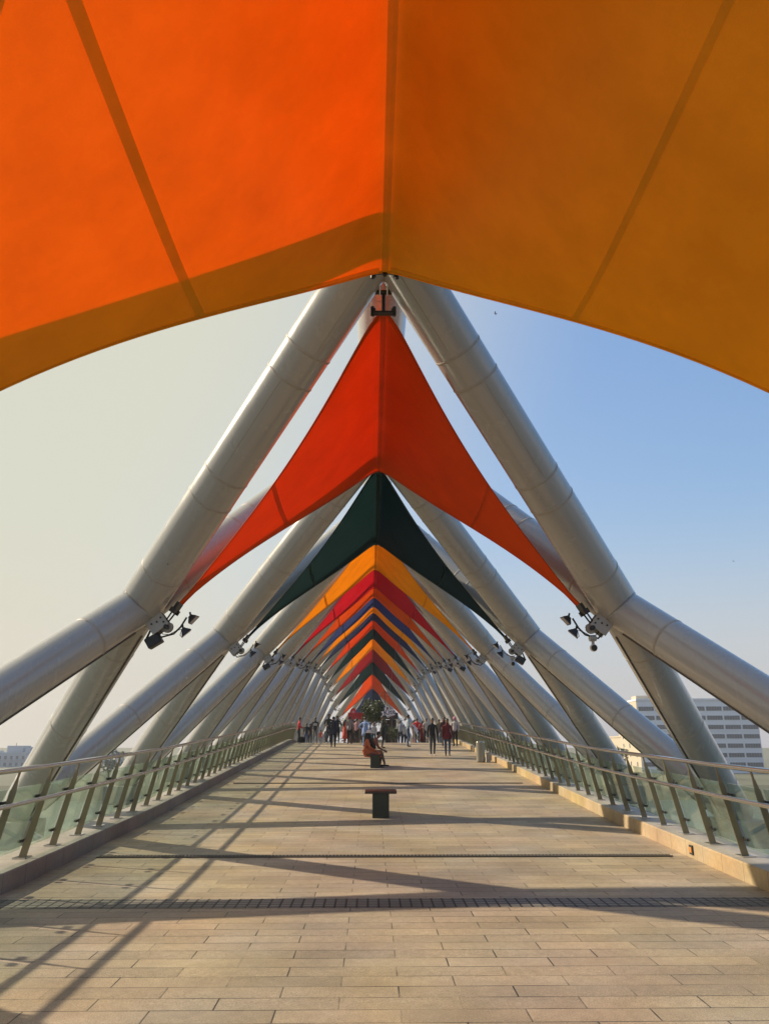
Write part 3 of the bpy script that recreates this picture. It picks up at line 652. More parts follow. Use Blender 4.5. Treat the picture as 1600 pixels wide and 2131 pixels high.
def person(x, y, face, label, shirt, pants, shoe=(0.02, 0.02, 0.02), H=1.68, stride=0.0, lean=0.0, arms='down', sleeves=True, long_hair=False, hat=None, kurta=None, skin=None, shorts=False,
           seated=False, headturn=0.0, z=None, extra=None, group='people on the walkway', bulk=1.1):
    """face: heading in degrees, 0 = away from the camera (+Y), 90 = to the right (+X); local +Y is forward"""
    t = thing('person', (x, y, zd(y) if z is None else z), label, 'person', group, R(-face))
    k = H / 1.70; skin = skin or SKIN
    N = []; E = []; Z = []; roots = []
    def nd(co, rx, ry=None): N.append((Vector(co) * k, rx * k, (ry or rx) * k)); return len(N) - 1
    def ed(a, b, zone): E.append((a, b)); Z.append(zone)
    # materials: 0 skin 1 shirt 2 trousers 3 shoes
    ph = 0.93
    if seated: ph = 0.56
    ln = lean
    def up(h): return Vector((0, math.sin(ln) * h, ph + math.cos(ln) * h))
    pel = nd((0, 0, ph), 0.145 * bulk, 0.11 * bulk); roots.append(pel)
    wa = nd(up(0.17), 0.135 * bulk, 0.10 * bulk); ch = nd(up(0.36), 0.165 * bulk, 0.115 * bulk); nk0 = nd(up(0.485), 0.085, 0.07)
    nk = nd(up(0.55), 0.052, 0.054)
    hd = Vector((0, 0.03, 0)) + up(0.64); h0 = nd(hd, 0.07, 0.085); h1 = nd(hd + Vector((0, 0.0, 0.09)), 0.076, 0.093); h2 = nd(hd + Vector((0, -0.008, 0.145)), 0.05, 0.062)
    ed(pel, wa, 1); ed(wa, ch, 1); ed(ch, nk0, 1); ed(nk0, nk, 0); ed(nk, h0, 0); ed(h0, h1, 0); ed(h1, h2, 0)
    # nose and ears
    a = nd(hd + Vector((0, 0.06, 0.055)), 0.02); b_ = nd(hd + Vector((0, 0.112, 0.03)), 0.014); roots.append(a); ed(a, b_, 0)
    for sx in (-1, 1):
        a = nd(hd + Vector((sx * 0.065, -0.005, 0.045)), 0.014, 0.022); b_ = nd(hd + Vector((sx * 0.088, -0.015, 0.06)), 0.012, 0.022); roots.append(a); ed(a, b_, 0)
    for sx in (-1, 1):
        sh = nd(up(0.44) + Vector((sx * 0.175 * bulk, 0, 0)), 0.062 * bulk)
        ed(nk0, sh, 1)
        sw = stride * sx * 0.5
        U = up(0.44) + Vector((sx * 0.20 * bulk, 0, 0))
        if arms == 'down': el = U + Vector((sx * 0.015, -sw * 0.28, -0.27)); wr = el + Vector((-sx * 0.015, 0.06 - sw * 0.25, -0.235))
        elif arms == 'phone': el = U + Vector((sx * 0.05, 0.04, -0.26)); wr = el + Vector((-sx * 0.12, 0.2, 0.1))
        elif arms == 'front': el = U + Vector((sx * 0.07, 0.03, -0.26)); wr = el + Vector((-sx * 0.13, 0.18, -0.06))
        elif arms == 'knees': el = U + Vector((sx * 0.03, 0.10, -0.25)); wr = el + Vector((-sx * 0.10, 0.19, -0.10))
        elif arms == 'hip': el = U + Vector((sx * 0.2, -0.06, -0.2)); wr = el + Vector((-sx * 0.16, 0.1, -0.14))
        elif arms == 'back': el = U + Vector((sx * 0.06, -0.1, -0.26)); wr = el + Vector((-sx * 0.16, -0.06, -0.12))
        e_ = nd(el, 0.045 * bulk); w_ = nd(wr, 0.03)
        ed(sh, e_, 1); ed(e_, w_, 1 if sleeves else 0)
        d = (wr - el).normalized(); pm_ = nd(wr + d * 0.085, 0.030, 0.042); ed(w_, pm_, 0)
        sd_ = d.cross(Vector((sx, 0, 0.3))).normalized(); nrm = d.cross(sd_).normalized()
        for f, (o_, lf) in enumerate(((-0.030, 0.075), (-0.010, 0.086), (0.010, 0.08), (0.030, 0.062))):
            r0 = wr + d * 0.075 + sd_ * o_; a = nd(r0, 0.0095); b_ = nd(r0 + d * (0.03 + lf * 0.5) - nrm * 0.006 * sx, 0.009); c_ = nd(r0 + d * (0.03 + lf * 0.9) - nrm * 0.028 * sx, 0.0075)
            roots.append(a); ed(a, b_, 0); ed(b_, c_, 0)
        r0 = wr + d * 0.03 - sd_ * 0.02; a = nd(r0, 0.012); b_ = nd(r0 + d * 0.035 - sd_ * 0.04, 0.011); c_ = nd(r0 + d * 0.065 - sd_ * 0.05, 0.009); roots.append(a); ed(a, b_, 0); ed(b_, c_, 0)
        # legs
        if seated:
            hp = nd((sx * 0.09, 0.02, ph - 0.02), 0.098 * bulk, 0.09 * bulk); kn_p = Vector((sx * (0.10 + 0.03 * seated), 0.44, ph - 0.02)); an_p = Vector((sx * 0.11, 0.44 + (0.12 if sx > 0 else -0.05), 0.085))
        else:
            hp = nd((sx * 0.09, 0, ph - 0.07), 0.092 * bulk, 0.095 * bulk); fw = stride * sx
            kn_p = Vector((sx * 0.10, 0.05 + fw * 0.24, 0.50)); an_p = Vector((sx * 0.095, -0.02 + fw * 0.36, 0.085 + (0.05 if fw < -0.3 else 0)))
        kn = nd(kn_p, 0.062 * bulk); an = nd(an_p, 0.042); cf = nd(kn_p.lerp(an_p, 0.35) + Vector((0, -0.015, 0)), 0.056 * bulk)
        zl = 0 if shorts else 2
        ed(pel, hp, 2); ed(hp, kn, 2); ed(kn, cf, zl); ed(cf, an, zl)
        f0 = nd(an_p + Vector((0, -0.03, -0.045)), 0.038, 0.036); f1 = nd(an_p + Vector((sx * 0.01, 0.10, -0.052)), 0.042, 0.03); f2 = nd(an_p + Vector((sx * 0.015, 0.17, -0.058)), 0.034, 0.024)
        ed(an, f0, 3); ed(f0, f1, 3); ed(f1, f2, 3)
    body = skin_body(N, E, Z, [skin, shirt if not isinstance(shirt, tuple) else cloth(shirt), cloth(pants), cloth(shoe)], 'body', t, roots)
    # hair
    b = MB(); hc = (hd + Vector((0, -0.016, 0.082))) * k
    ellipsoid(b, hc, (0.089 * k, 0.103 * k, 0.098 * k), 0, -0.12, Matrix.Translation(hc) @ Matrix.Rotation(R(24), 4, 'X') @ Matrix.Translation(-hc))
    if long_hair:
        b.tube([hc + Vector((0, -0.06, 0.02)), hc + Vector((0, -0.10, -0.12)), hc + Vector((0, -0.115, -0.28)), hc + Vector((0, -0.11, -0.40))], [0.07, 0.085, 0.075, 0.03], 12)
    b.build('hair', HAIR, t)
    # eyes and mouth
    b = MB()
    for sx in (-1, 1): ellipsoid(b, (hd + Vector((sx * 0.03, 0.078, 0.062))) * k, (0.011, 0.008, 0.007), 0, -1, None, 8, 6)
    b.build('eyes', BLACK, t)
    if hat == 'wide':
        b = MB(); cc = (hd + Vector((0, -0.01, 0.115))) * k
        b.tube([cc + Vector((0, 0, -0.012)), cc, cc + Vector((0, 0, 0.01))], [0.215, 0.22, 0.1], 28)
        ellipsoid(b, cc + Vector((0, 0, 0.01)), (0.1, 0.11, 0.1), 0, 0.0)
        b.build('sun_hat', cloth((0.62, 0.58, 0.52)), t)
        b = MB(); b.tube([cc + Vector((0, 0.045, -0.09)), cc + Vector((0, 0.07, -0.15))], [0.082, 0.06], 12); b.build('face_mask', cloth((0.01, 0.14, 0.22)), t)
        b = MB(); b.tube([cc + Vector((0, -0.03, -0.03)), cc + Vector((0, -0.06, -0.16)), cc + Vector((0.02, 0.03, -0.28)), cc + Vector((0.04, 0.14, -0.45)), cc + Vector((0.03, 0.24, -0.56))], [0.105, 0.12, 0.12, 0.085, 0.04], 14); b.build('scarf', cloth((0.018, 0.012, 0.012)), t)
    if hat == 'scarf':
        b = MB(); ellipsoid(b, (hd + Vector((0, -0.015, 0.075))) * k, (0.1, 0.115, 0.115), 0, -0.5, None); b.build('head_scarf', cloth((0.55, 0.22, 0.30)), t)
    if kurta:   # long shirt hanging below the hips
        kc, kl = kurta
        b = MB(); zz = ph
        if seated:
            b.tube([(0, 0.02, ph + 0.12 * k), (0, 0.08, ph - 0.02), (0, 0.26, ph - 0.04), (0, 0.45, ph - 0.10), (0, 0.47, ph - 0.10 - kl)], [0.155, 0.19, 0.175, 0.15, 0.17], 16)
        else:
            n_ = 24; vs = []
            for (h, rx, ry) in ((ph + 0.18, 0.155, 0.125), (ph + 0.02, 0.18, 0.145), (ph - kl * 0.5, 0.19, 0.165), (ph - kl, 0.215, 0.19), (ph - kl, 0.205, 0.18)):
                for j in range(n_):
                    th = 2 * math.pi * j / n_; wv = 1 + 0.05 * math.sin(th * 5) * (1 if h < ph else 0)
                    vs.append((rx * bulk * wv * math.cos(th) * k, ry * bulk * wv * math.sin(th) * k, h * k))
            b.add(vs, [(i * n_ + (j + 1) % n_, i * n_ + j, (i + 1) * n_ + j, (i + 1) * n_ + (j + 1) % n_) for i in range(4) for j in range(n_)], 0, True)
        b.build('long_shirt', cloth(kc), t)
    if extra == 'backpack':
        b = MB(); b.box((0, -0.2 * k, (ph + 0.30) * k), (0.3, 0.17, 0.42), 0, None, 0.05); b.build('backpack', cloth((0.015, 0.017, 0.025)), t)
    if extra == 'print':
        b = MB(); b.add([(-0.12, -0.125 * k, (ph + .24) * k), (0.12, -0.125 * k, (ph + .24) * k), (0.12, -0.135 * k, (ph + .41) * k), (-0.12, -0.135 * k, (ph + .41) * k)], [(0, 1, 2, 3)])
        b.add([(-0.12, -0.119 * k, (ph + .24) * k), (0.12, -0.119 * k, (ph + .24) * k), (0.12, -0.12 * k, (ph + .41) * k), (-0.12, -0.12 * k, (ph + .41) * k)], [(3, 2, 1, 0), (0, 3, 7 - 4, 4 - 4)][:1]); b.build('shirt_print', cloth((0.45, 0.43, 0.42)), t)
    if extra == 'shawl':
        b = MB(); n_ = 14; vs = []
        for i in range(9):
            u = i / 8
            for j in range(n_):
                v = j / (n_ - 1); vs.append(((-0.16 + 0.32 * v) * (1 - 0.2 * u) * k, (0.13 + 0.42 * u + 0.03 * math.sin(v * 14 + u * 3)) * k, (1.32 - 0.55 * u * (0.6 + 0.8 * v)) * k))
        b.add(vs, [(i * n_ + j, i * n_ + j + 1, (i + 1) * n_ + j + 1, (i + 1) * n_ + j) for i in range(8) for j in range(n_ - 1)], 0, True)
        b.add([v + Vector((0, 0.008, -0.008)) for v in map(Vector, vs)], [(i * n_ + j, (i + 1) * n_ + j, (i + 1) * n_ + j + 1, i * n_ + j + 1) for i in range(8) for j in range(n_ - 1)], 0, True)
        b.build('shawl', cloth((0.62, 0.60, 0.58)), t)
    return t
def wx(px, y):       # deck position under a photo column at distance y
    zz = zd(y) + 0.8; D = y * math.cos(PITCH) + zz * math.sin(PITCH); return (px - 773) * D / 1600 - 0.2
BLK = (0.012, 0.012, 0.014); NAV = (0.012, 0.014, 0.03); JEAN = (0.045, 0.075, 0.14); WHT = (0.42, 0.41, 0.40); RED = (0.42, 0.012, 0.018); MAR = (0.13, 0.008, 0.012)
def pp(px, y, *a, **k): return person(wx(px, y), y, *a, **k)
pp(623, 50.8, 75, 'person in red sweater and black trousers at the left railing', RED, BLK, (0.4, 0.38, 0.36), H=1.56, lean=0.08, arms='front')
pp(657, 51.2, 0, 'person in black top with pale square print and grey trousers, seen from behind', BLK, (0.16, 0.16, 0.15), WHT, H=1.56, stride=0.35, sleeves=False, extra='print')
pp(685, 50.6, 170, 'tall person in dark olive top left of the person in long navy coat', (0.02, 0.02, 0.012), (0.05, 0.05, 0.07), WHT, H=1.76, arms='front')
pp(695, 45.6, 0, 'person in long navy coat walking away left of the middle', NAV, BLK, BLK, H=1.64, stride=0.3, kurta=(NAV, 0.25), hat=None)
pp(703, 51.8, 170, 'person in dark top half hidden behind the navy coat', BLK, BLK, (0.3, 0.3, 0.3), H=1.66, arms='phone')
pp(729, 50.2, 10, 'person in grey-pink shirt and black trousers in front of the red stall', (0.24, 0.19, 0.18), BLK, BLK, H=1.6, stride=0.2, sleeves=False)
pp(743, 55.5, 20, 'person in red and white checked shirt at the red stall', checked((0.35, 0.03, 0.05), (0.5, 0.45, 0.45), 16), BLK, BLK, H=1.62, sleeves=False)
pp(719, 55.5, 60, 'person in long orange-red dress left of the grey-pink shirt', (0.40, 0.05, 0.03), (0.2, 0.04, 0.03), BLK, H=1.55, kurta=((0.40, 0.05, 0.03), 0.6), long_hair=True)
pp(761, 46.4, 30, 'person in pale blue tunic and trousers behind the seated pair', (0.20, 0.29, 0.52), (0.20, 0.29, 0.52), BLK, H=1.62, arms='hip', kurta=((0.20, 0.29, 0.52), 0.3))
pp(797, 44.8, 90, 'person all in black standing right of the seated pair', (0.016, 0.018, 0.014), BLK, BLK, H=1.68, arms='phone', kurta=((0.016, 0.018, 0.014), 0.3))
pp(850, 46.2, 90, 'person in pale blue shirt and jeans with white shawl over the arm, facing right', (0.30, 0.36, 0.42), JEAN, (0.05, 0.03, 0.02), H=1.74, arms='front', extra='shawl', sleeves=True)
pp(863, 54.5, 150, 'person in long white dress half hidden behind the white shawl', WHT, (0.4, 0.12, 0.08), (0.2, 0.1, 0.06), H=1.5, kurta=(WHT, 0.55), long_hair=True)
pp(869, 54, 10, 'person in bright red top and dark trousers seen from behind', (0.5, 0.01, 0.02), BLK, BLK, H=1.58, arms='hip')
pp(880, 56, 20, 'person in dark maroon sari right of the bright red top', MAR, MAR, BLK, H=1.5, kurta=(MAR, 0.8), long_hair=True)
pp(888, 55, 180, 'person in white shirt and black trousers left of the black hooded top', WHT, BLK, BLK, H=1.6, sleeves=False)
pp(882, 58, 170, 'small child in pale clothes beside the white shirt', (0.4, 0.38, 0.4), NAV, BLK, H=1.3)
pp(901, 37.6, 175, 'person in black hooded top, grey jeans and white shoes walking to the camera', BLK, (0.05, 0.05, 0.048), WHT, H=1.66, stride=0.3, arms='down', bulk=1.05)
pp(915, 55.5, 0, 'person in khaki brown shirt and blue jeans seen from behind', (0.13, 0.10, 0.05), JEAN, BLK, H=1.58)
pp(925, 46.5, 185, 'person in dark clothes half hidden behind the maroon top', (0.05, 0.01, 0.014), NAV, BLK, H=1.62, stride=0.2, long_hair=True)
pp(932, 37.5, 180, 'person in loose maroon top and blue jeans walking to the camera', MAR, JEAN, (0.06, 0.04, 0.03), H=1.64, stride=0.28, long_hair=True, kurta=(MAR, 0.16), bulk=1.03)
pp(948, 46.8, 200, 'person with pink head scarf, white checked shirt and backpack at the right railing', checked((0.5, 0.47, 0.48), (0.38, 0.33, 0.36), 20), BLK, BLK, H=1.62, hat='scarf', extra='backpack')
pp(639, 58, 0, 'person in black top and blue jeans bending beyond the red sweater', BLK, JEAN, BLK, H=1.45, lean=0.25, sleeves=False, bulk=1.15)
pp(647, 60, 10, 'person in black, half hidden beside the bending one', BLK, NAV, BLK, H=1.5)
pp(669, 60, 180, 'child in orange shirt beyond the crest of the walkway', (0.55, 0.09, 0.04), (0.3, 0.28, 0.28), WHT, H=1.05)
pp(771, 58, 90, 'person in grey-violet top under the little tree', (0.06, 0.055, 0.09), NAV, BLK, H=1.45)
pp(779, 60, 170, 'person in white shirt under the little tree', WHT, NAV, BLK, H=1.55)
pp(834, 58, 20, 'person in pale grey-blue shirt under the signboard', (0.28, 0.31, 0.38), NAV, BLK, H=1.62, arms='phone')
pp(841, 60, 160, 'person in cream shirt right of the signboard', (0.45, 0.44, 0.38), NAV, BLK, H=1.45)
pp(829, 61, 200, 'small child in white beside the planter', WHT, JEAN, BLK, H=1.2)
pp(735, 57, 200, 'person in black behind the grey-pink shirt at the red stall', BLK, BLK, BLK, H=1.6)
pp(752, 58, 10, 'person in dark grey shirt between the checked shirt and the pale blue tunic', (0.08, 0.07, 0.07), (0.1, 0.09, 0.07), BLK, H=1.55)
pp(806, 57, 250, 'person in dark green top under the tilted white sign', (0.02, 0.03, 0.018), BLK, BLK, H=1.6)
pp(846, 62, 150, 'person in pale shirt behind the cream shirt by the right tubes', (0.4, 0.4, 0.38), NAV, BLK, H=1.4)
pp(681, 60, 190, 'person in black beyond the crest beside the child in orange', BLK, BLK, BLK, H=1.2)
b = MB(); b.box((0, 0, 0.2), (0.5, 0.3, 0.4), 0, None, 0.1); o = b.build('black_bag', cloth((0.012, 0.01, 0.014))); o.location = (wx(629, 53), 53, zd(53)); tag(o, 'black bag on the floor beside the person in red sweater', 'bag')
# the seated pair, facing right
person(-0.42, 29.85, 90, 'seated person in orange tunic, wide pale hat and teal face mask on the far bench', (0.42, 0.10, 0.03), (0.24, 0.07, 0.04), (0.1, 0.05, 0.03), H=1.62, seated=True, lean=0.22, arms='knees', hat='wide', kurta=((0.42, 0.10, 0.03), 0.12), skin=SKIN2, long_hair=True, z=zd(29.9))
person(-0.22, 30.55, 90, 'seated person in brown top leaning forward on the far bench behind the orange tunic', (0.20, 0.07, 0.04), (0.24, 0.14, 0.08), BLK, H=1.66, seated=True, lean=0.5, arms='knees', skin=SKIN, z=zd(30.6))

# ------------------------------------------------------------------ stalls, tree, sign, bin
REDP = mat('red_stall_board', (0.42, 0.015, 0.02), 0.4); DKP = mat('dark_stall_board', (0.025, 0.022, 0.024), 0.5)
Y = 66; z0 = zd(Y)
def stall(x0, x1, y0, y1, ztop, fasc, label, boardm, roofm):
    t = thing('market_stall', ((x0 + x1) / 2, (y0 + y1) / 2, zd(y0)), label, 'stall', 'stalls on the bridge')
    w = x1 - x0; d = y1 - y0
    MB().box((0, -d / 2, ztop - fasc / 2), (w, 0.06, fasc), 0, None, 0.01).build('fascia_board', boardm, t)
    MB().box((0, 0.06, ztop - fasc / 2 - 0.02), (w - 0.05, d - 0.1, fasc - 0.1), 0, None, 0.02).build('roof', roofm, t)
    for sx in (-1, 1):
        for sy in (-1, 1):
            MB().box((sx * (w / 2 - 0.06), sy * (d / 2 - 0.06), (ztop - fasc) / 2), (0.07, 0.07, ztop - fasc)).build('post', STEEL, t)
    MB().box((0, -d / 2 + 0.15, 0.5), (w - 0.2, 0.4, 0.98), 0, None, 0.02).build('counter', roofm, t)
    MB().box((0, d / 2 - 0.1, (ztop - fasc) / 2), (w - 0.2, 0.04, ztop - fasc - 0.02)).build('back_wall', roofm, t)
    return t
def wxz(px, py, y):
    a = PITCH - math.atan((py - 1065.5) / 1600); z = y * math.tan(a); D = y * math.cos(PITCH) + z * math.sin(PITCH); return (px - 773) * D / 1600 - 0.2, z
xa, zt = wxz(725, 1483, 65); xb2, _ = wxz(768, 1483, 65); _, zf = wxz(725, 1497, 65)
t = stall(xa, xb2, 65, 67, zt - zd(65), zt - zf, 'food stall with red sign board and red emblem behind the tree', REDP, mat('stall_brown', (0.10, 0.04, 0.03), 0.7))
# red emblem and lettering relief on the fascia top
xe, ze = wxz(736, 1480, 65)
b = MB(); b.tube([(xe - t.location.x, -1.04, ze - t.location.z), (xe - t.location.x, -1.10, ze - t.location.z)], 0.24, 20)
b.build('emblem', mat('red_emblem', (0.6, 0.02, 0.03), 0.4), t)
b = MB(); b.tube([(xe - t.location.x, -1.10, ze - t.location.z - .05), (xe - t.location.x, -1.115, ze - t.location.z - .05)], 0.1, 16)
b.build('emblem_mark', mat('pale_pink', (0.6, 0.25, 0.3), 0.5), t)
xp, zp = wxz(748, 1502, 65)
MB().box((xp - t.location.x, -0.98, zp - t.location.z), (0.42, 0.03, 0.62)).build('poster', mat('poster_paper', (0.42, 0.30, 0.26), 0.7), t)
xa, zt = wxz(796, 1483, 66); xb2, _ = wxz(829, 1483, 66); _, zf = wxz(725, 1496, 66)
t2 = stall(xa, xb2, 66, 68, zt - zd(66), zt - zf, 'dark roofed stall behind the tilted white sign', DKP, DKP)
# white tilted sign
WSIGN = mat('white_sign_board', (0.80, 0.76, 0.80), 0.5); PUR = mat('purple_lettering', (0.035, 0.015, 0.09), 0.5); REDL = mat('red_lettering', (0.45, 0.05, 0.06), 0.5)
ys = 61.5
cx, cz = wxz(812, 1483, ys)
t = thing('signboard', (cx, ys, zd(ys)), 'tilted white sign reading Kite in purple with bow-shaped kite frame above', 'sign')
g0 = cz - zd(ys); u = ys * 1.02 / 1600     # metres per photo pixel here
M = Matrix.Translation((0, 0, g0)) @ Matrix.Rotation(R(-9), 4, 'Y') @ Matrix.Rotation(R(90), 4, 'X')
def poly_plate(name, pts, m, y0, th):
    n_ = len(pts); b = MB()
    b.add([(p[0] * u, p[1] * u, y0) for p in pts] + [(p[0] * u, p[1] * u, y0 - th) for p in pts], [tuple(range(n_)), tuple(reversed(range(n_, 2 * n_)))] + [(i, i + n_, (i + 1) % n_ + n_, (i + 1) % n_) for i in range(n_)], 0, False, M)
    o = b.build(name, m, t); return bmfix(o)
poly_plate('board', [(-17, -3), (-14, 0), (-17, 4), (-10, 5), (-8, 12), (-1, 13), (0.5, 6), (9, 5), (9.5, -6), (-6, -9), (-8, -4)], WSIGN, 0.0, 0.05)
poly_plate('logo', [(-5.5, 6.5), (-5.5, 11.5), (-1.5, 11.5), (-1.5, 6.5)], mat('brown_logo', (0.16, 0.06, 0.08), 0.6), 0.012, 0.008)
def text_part(name, body, size, pos, m):
    cu = bpy.data.curves.new(name, 'FONT'); cu.body = body; cu.size = size; cu.extrude = 0.006; cu.align_x = 'LEFT'; cu.offset = 0.004
    o = bpy.data.objects.new(name, cu); C.objects.link(o)
    dg = bpy.context.evaluated_depsgraph_get(); me = bpy.data.meshes.new_from_object(o.evaluated_get(dg)); bpy.data.objects.remove(o)
    me.transform(M @ Matrix.Translation((pos[0] * u, pos[1] * u, 0.012))); me.materials.clear(); me.materials.append(m)
    r = bpy.data.objects.new(name, me); C.objects.link(r); r.parent = t; return r
text_part('lettering', 'Kite', 0.56, (-12.5, -3.5), PUR)
for i in range(9): poly_plate('small_print', [(-5 + 1.5 * i, -7.4), (-5 + 1.5 * i + 1.0, -7.3), (-5 + 1.5 * i + 1.0, -6), (-5 + 1.5 * i, -6)], PUR if i < 5 else REDL, 0.012, 0.008)
# post and kite frame
b = MB(); b.tube([(0.15, 0.12, 0), (0.15, 0.12, g0 + 0.2)], 0.06, 10); b.build('post', mat('brown_post', (0.10, 0.05, 0.035), 0.6), t)
xk_, zk_ = wxz(801.5, 1440, ys); _, zk0 = wxz(801.5, 1482, ys)
b = MB(); X0 = xk_ - cx; b.tube([(X0, 0.06, zk0 - zd(ys)), (X0, 0.06, zk_ - zd(ys))], 0.022, 6)
for sx in (-1, 1):
    b.tube([(X0 + sx * u * 10 * math.sin(R(a)), 0.06, zk_ - zd(ys) - u * 8 * (1 - math.cos(R(a)))) for a in range(0, 91, 10)], 0.02, 6)
b.tube([(X0 - u * 10, 0.06, zk_ - zd(ys) - u * 8), (X0 + u * 10, 0.06, zk_ - zd(ys) - u * 8)], 0.012, 6)
b.build('kite_frame', CLAMPM, t)

LEAFM = [mat('leaf_dark', (0.035, 0.055, 0.012), 0.5, 0, 0.3, 3), mat('leaf_mid', (0.07, 0.095, 0.018), 0.5, 0, 0.3, 3), mat('leaf_yellow', (0.14, 0.13, 0.03), 0.5, 0, 0.3, 3)]
BARK = mat('bark', (0.11, 0.085, 0.06), 0.9, 0, 0.3, 12, 0.4, 30)
def tree(loc, H, rad, trunk_h, nleaf, leaf, label, group=None, stems=1, seed=1, squash=1.0, name='leafy_tree'):
    rnd = random.Random(seed); t = thing(name, loc, label, 'tree', group)
    b = MB(); tips = []
    for s_ in range(stems):
        a = rnd.uniform(0, 6.28); sp = 0.12 * rad if stems > 1 else 0
        p0 = Vector((sp * math.cos(a), sp * math.sin(a), 0)); p1 = Vector((2.6 * sp * math.cos(a), 2.6 * sp * math.sin(a), trunk_h)) 
        r0 = 0.028 * H if stems == 1 else 0.013 * H
        b.tube([p0, p0.lerp(p1, .5) + Vector((rnd.uniform(-.03, .03) * H, rnd.uniform(-.03, .03) * H, 0)), p1], [r0, r0 * .8, r0 * .6], 8)
        for k in range(7 if stems == 1 else 4):
            q = p1.lerp(p0, rnd.uniform(0, 0.35)); th = rnd.uniform(0, 6.28); e = Vector((math.cos(th) * rad * rnd.uniform(.4, .85), math.sin(th) * rad * rnd.uniform(.4, .85), trunk_h + (H - trunk_h) * rnd.uniform(.15, .9)))
            m_ = q.lerp(e, .5) + Vector((0, 0, .08 * H)); b.tube([q, m_, e], [r0 * .45, r0 * .28, r0 * .1], 6); tips.append(e); tips.append(m_)
    b.build('trunk', BARK, t)
    b = MB(); cz_ = (H + trunk_h) / 2; hz = (H - trunk_h) / 2 * 1.1
    clumps = [(e, rnd.uniform(.22, .42) * rad) for e in tips]
    for _ in range(10):
        th = rnd.uniform(0, 6.28); rr = rad * math.sqrt(rnd.uniform(0, 1)) * .75
        clumps.append((Vector((rr * math.cos(th), rr * math.sin(th), cz_ + rnd.uniform(-.8, .8) * hz * math.sqrt(max(0, 1 - (rr / rad) ** 2)))), rnd.uniform(.25, .45) * rad))
    for i in range(nleaf):
        c, cr = rnd.choice(clumps); v = Vector((rnd.gauss(0, 1), rnd.gauss(0, 1), rnd.gauss(0, .8))); v = v.normalized() * cr * rnd.uniform(.3, 1.15) ** .6
        p = c + v; d1 = Vector((rnd.uniform(-1, 1), rnd.uniform(-1, 1), rnd.uniform(-.8, .5))).normalized(); d2 = d1.cross(Vector((rnd.uniform(-1, 1), rnd.uniform(-1, 1), rnd.uniform(-1, 1)))).normalized()
        s1 = leaf * rnd.uniform(.7, 1.3); s2 = s1 * .45
        b.add([p - d1 * s1 * .5, p + d2 * s2 * .5, p + d1 * s1 * .5, p - d2 * s2 * .5], [(0, 1, 2, 3)], rnd.choices((0, 1, 2), (4, 4, 1))[0])
    b.build('crown', LEAFM, t); return t
xt, zt_ = wxz(777, 1500, 62.5); _, ztop = wxz(777, 1458, 62.5)
tree((xt, 62.5, zd(62.5) + 0.35), ztop - zd(62.5) - 0.1, 1.02, 1.3, 8000, 0.15, 'small bushy tree in a planter in the middle of the walkway', stems=5, seed=4, name='planter_tree')
t = thing('planter', (xt, 62.5, zd(62.5)), 'low square stone planter holding the small bushy tree', 'planter')
b = MB(); b.box((0, 0, 0.22), (1.9, 1.9, 0.44), 0, None, 0.03); b.build('box', STONE, t); MB().box((0, 0, 0.445), (1.6, 1.6, 0.03)).build('soil', mat('soil', (0.05, 0.035, 0.02), 0.9), t)
for i, (px, sd_) in enumerate(((806, 5), (817, 6), (826, 7))):
    xx, _ = wxz(px, 1520, 60); tree((xx, 60 + 0.3 * i, zd(60)), 1.25 + .2 * i, 0.42, 0.3, 500, 0.12, 'potted bush below the white sign, %s' % ('nearest the tree', 'middle one', 'farthest right')[i], 'bushes under the sign', 3, sd_, name='potted_bush')
# litter bin and stone block on the right
yb = 32.9; xx, _ = wxz(1002, 1580, yb)
t = thing('litter_bin', (xx, yb, zd(yb)), 'round steel litter bin standing by the right kerb', 'bin')
b = MB(); b.tube([(0, 0, 0.02), (0, 0, 0.78)], 0.18, 28); b.build('drum', mat('bin_steel', (0.3, 0.28, 0.23), 0.35, 0.6, 0.1, 10), t)
b = MB(); b.tube([(0, 0, 0.78), (0, 0, 0.80), (0, 0, 0.81)], [0.19, 0.19, 0.14], 28); b.build('rim', STEEL, t); b = MB(); b.tube([(0, 0, 0), (0, 0, 0.03)], 0.165, 28); b.build('foot', DKRUB, t)
xx, _ = wxz(1017, 1578, yb + .1)
b = MB(); b.box((0, 0, 0.16), (0.14, 0.35, 0.32), 0, None, 0.015); b.box((0.0, 0, 0.335), (0.18, 0.38, 0.03), 0, None, 0.008); o = b.build('stone_block', STONE); o.location = (xx, yb + .1, zd(yb)); tag(o, 'small pale stone block beside the round steel bin', 'stone block')
# thin cable sagging across the tubes on the left
b = MB(); A = Vector((wxz(614, 1462, 57)[0], 57, wxz(614, 1462, 57)[1])); Bq = Vector((wxz(655, 1503, 55)[0], 55, wxz(655, 1503, 55)[1]))
b.tube([A.lerp(Bq, k / 12) - Vector((0, 0, 0.12 * 4 * (k / 12) * (1 - k / 12))) for k in range(13)], 0.025, 6); o = b.build('sagging_cable', CLAMPM); tag(o, 'thin dark cable sagging across the white tubes above the people at left', 'cable')

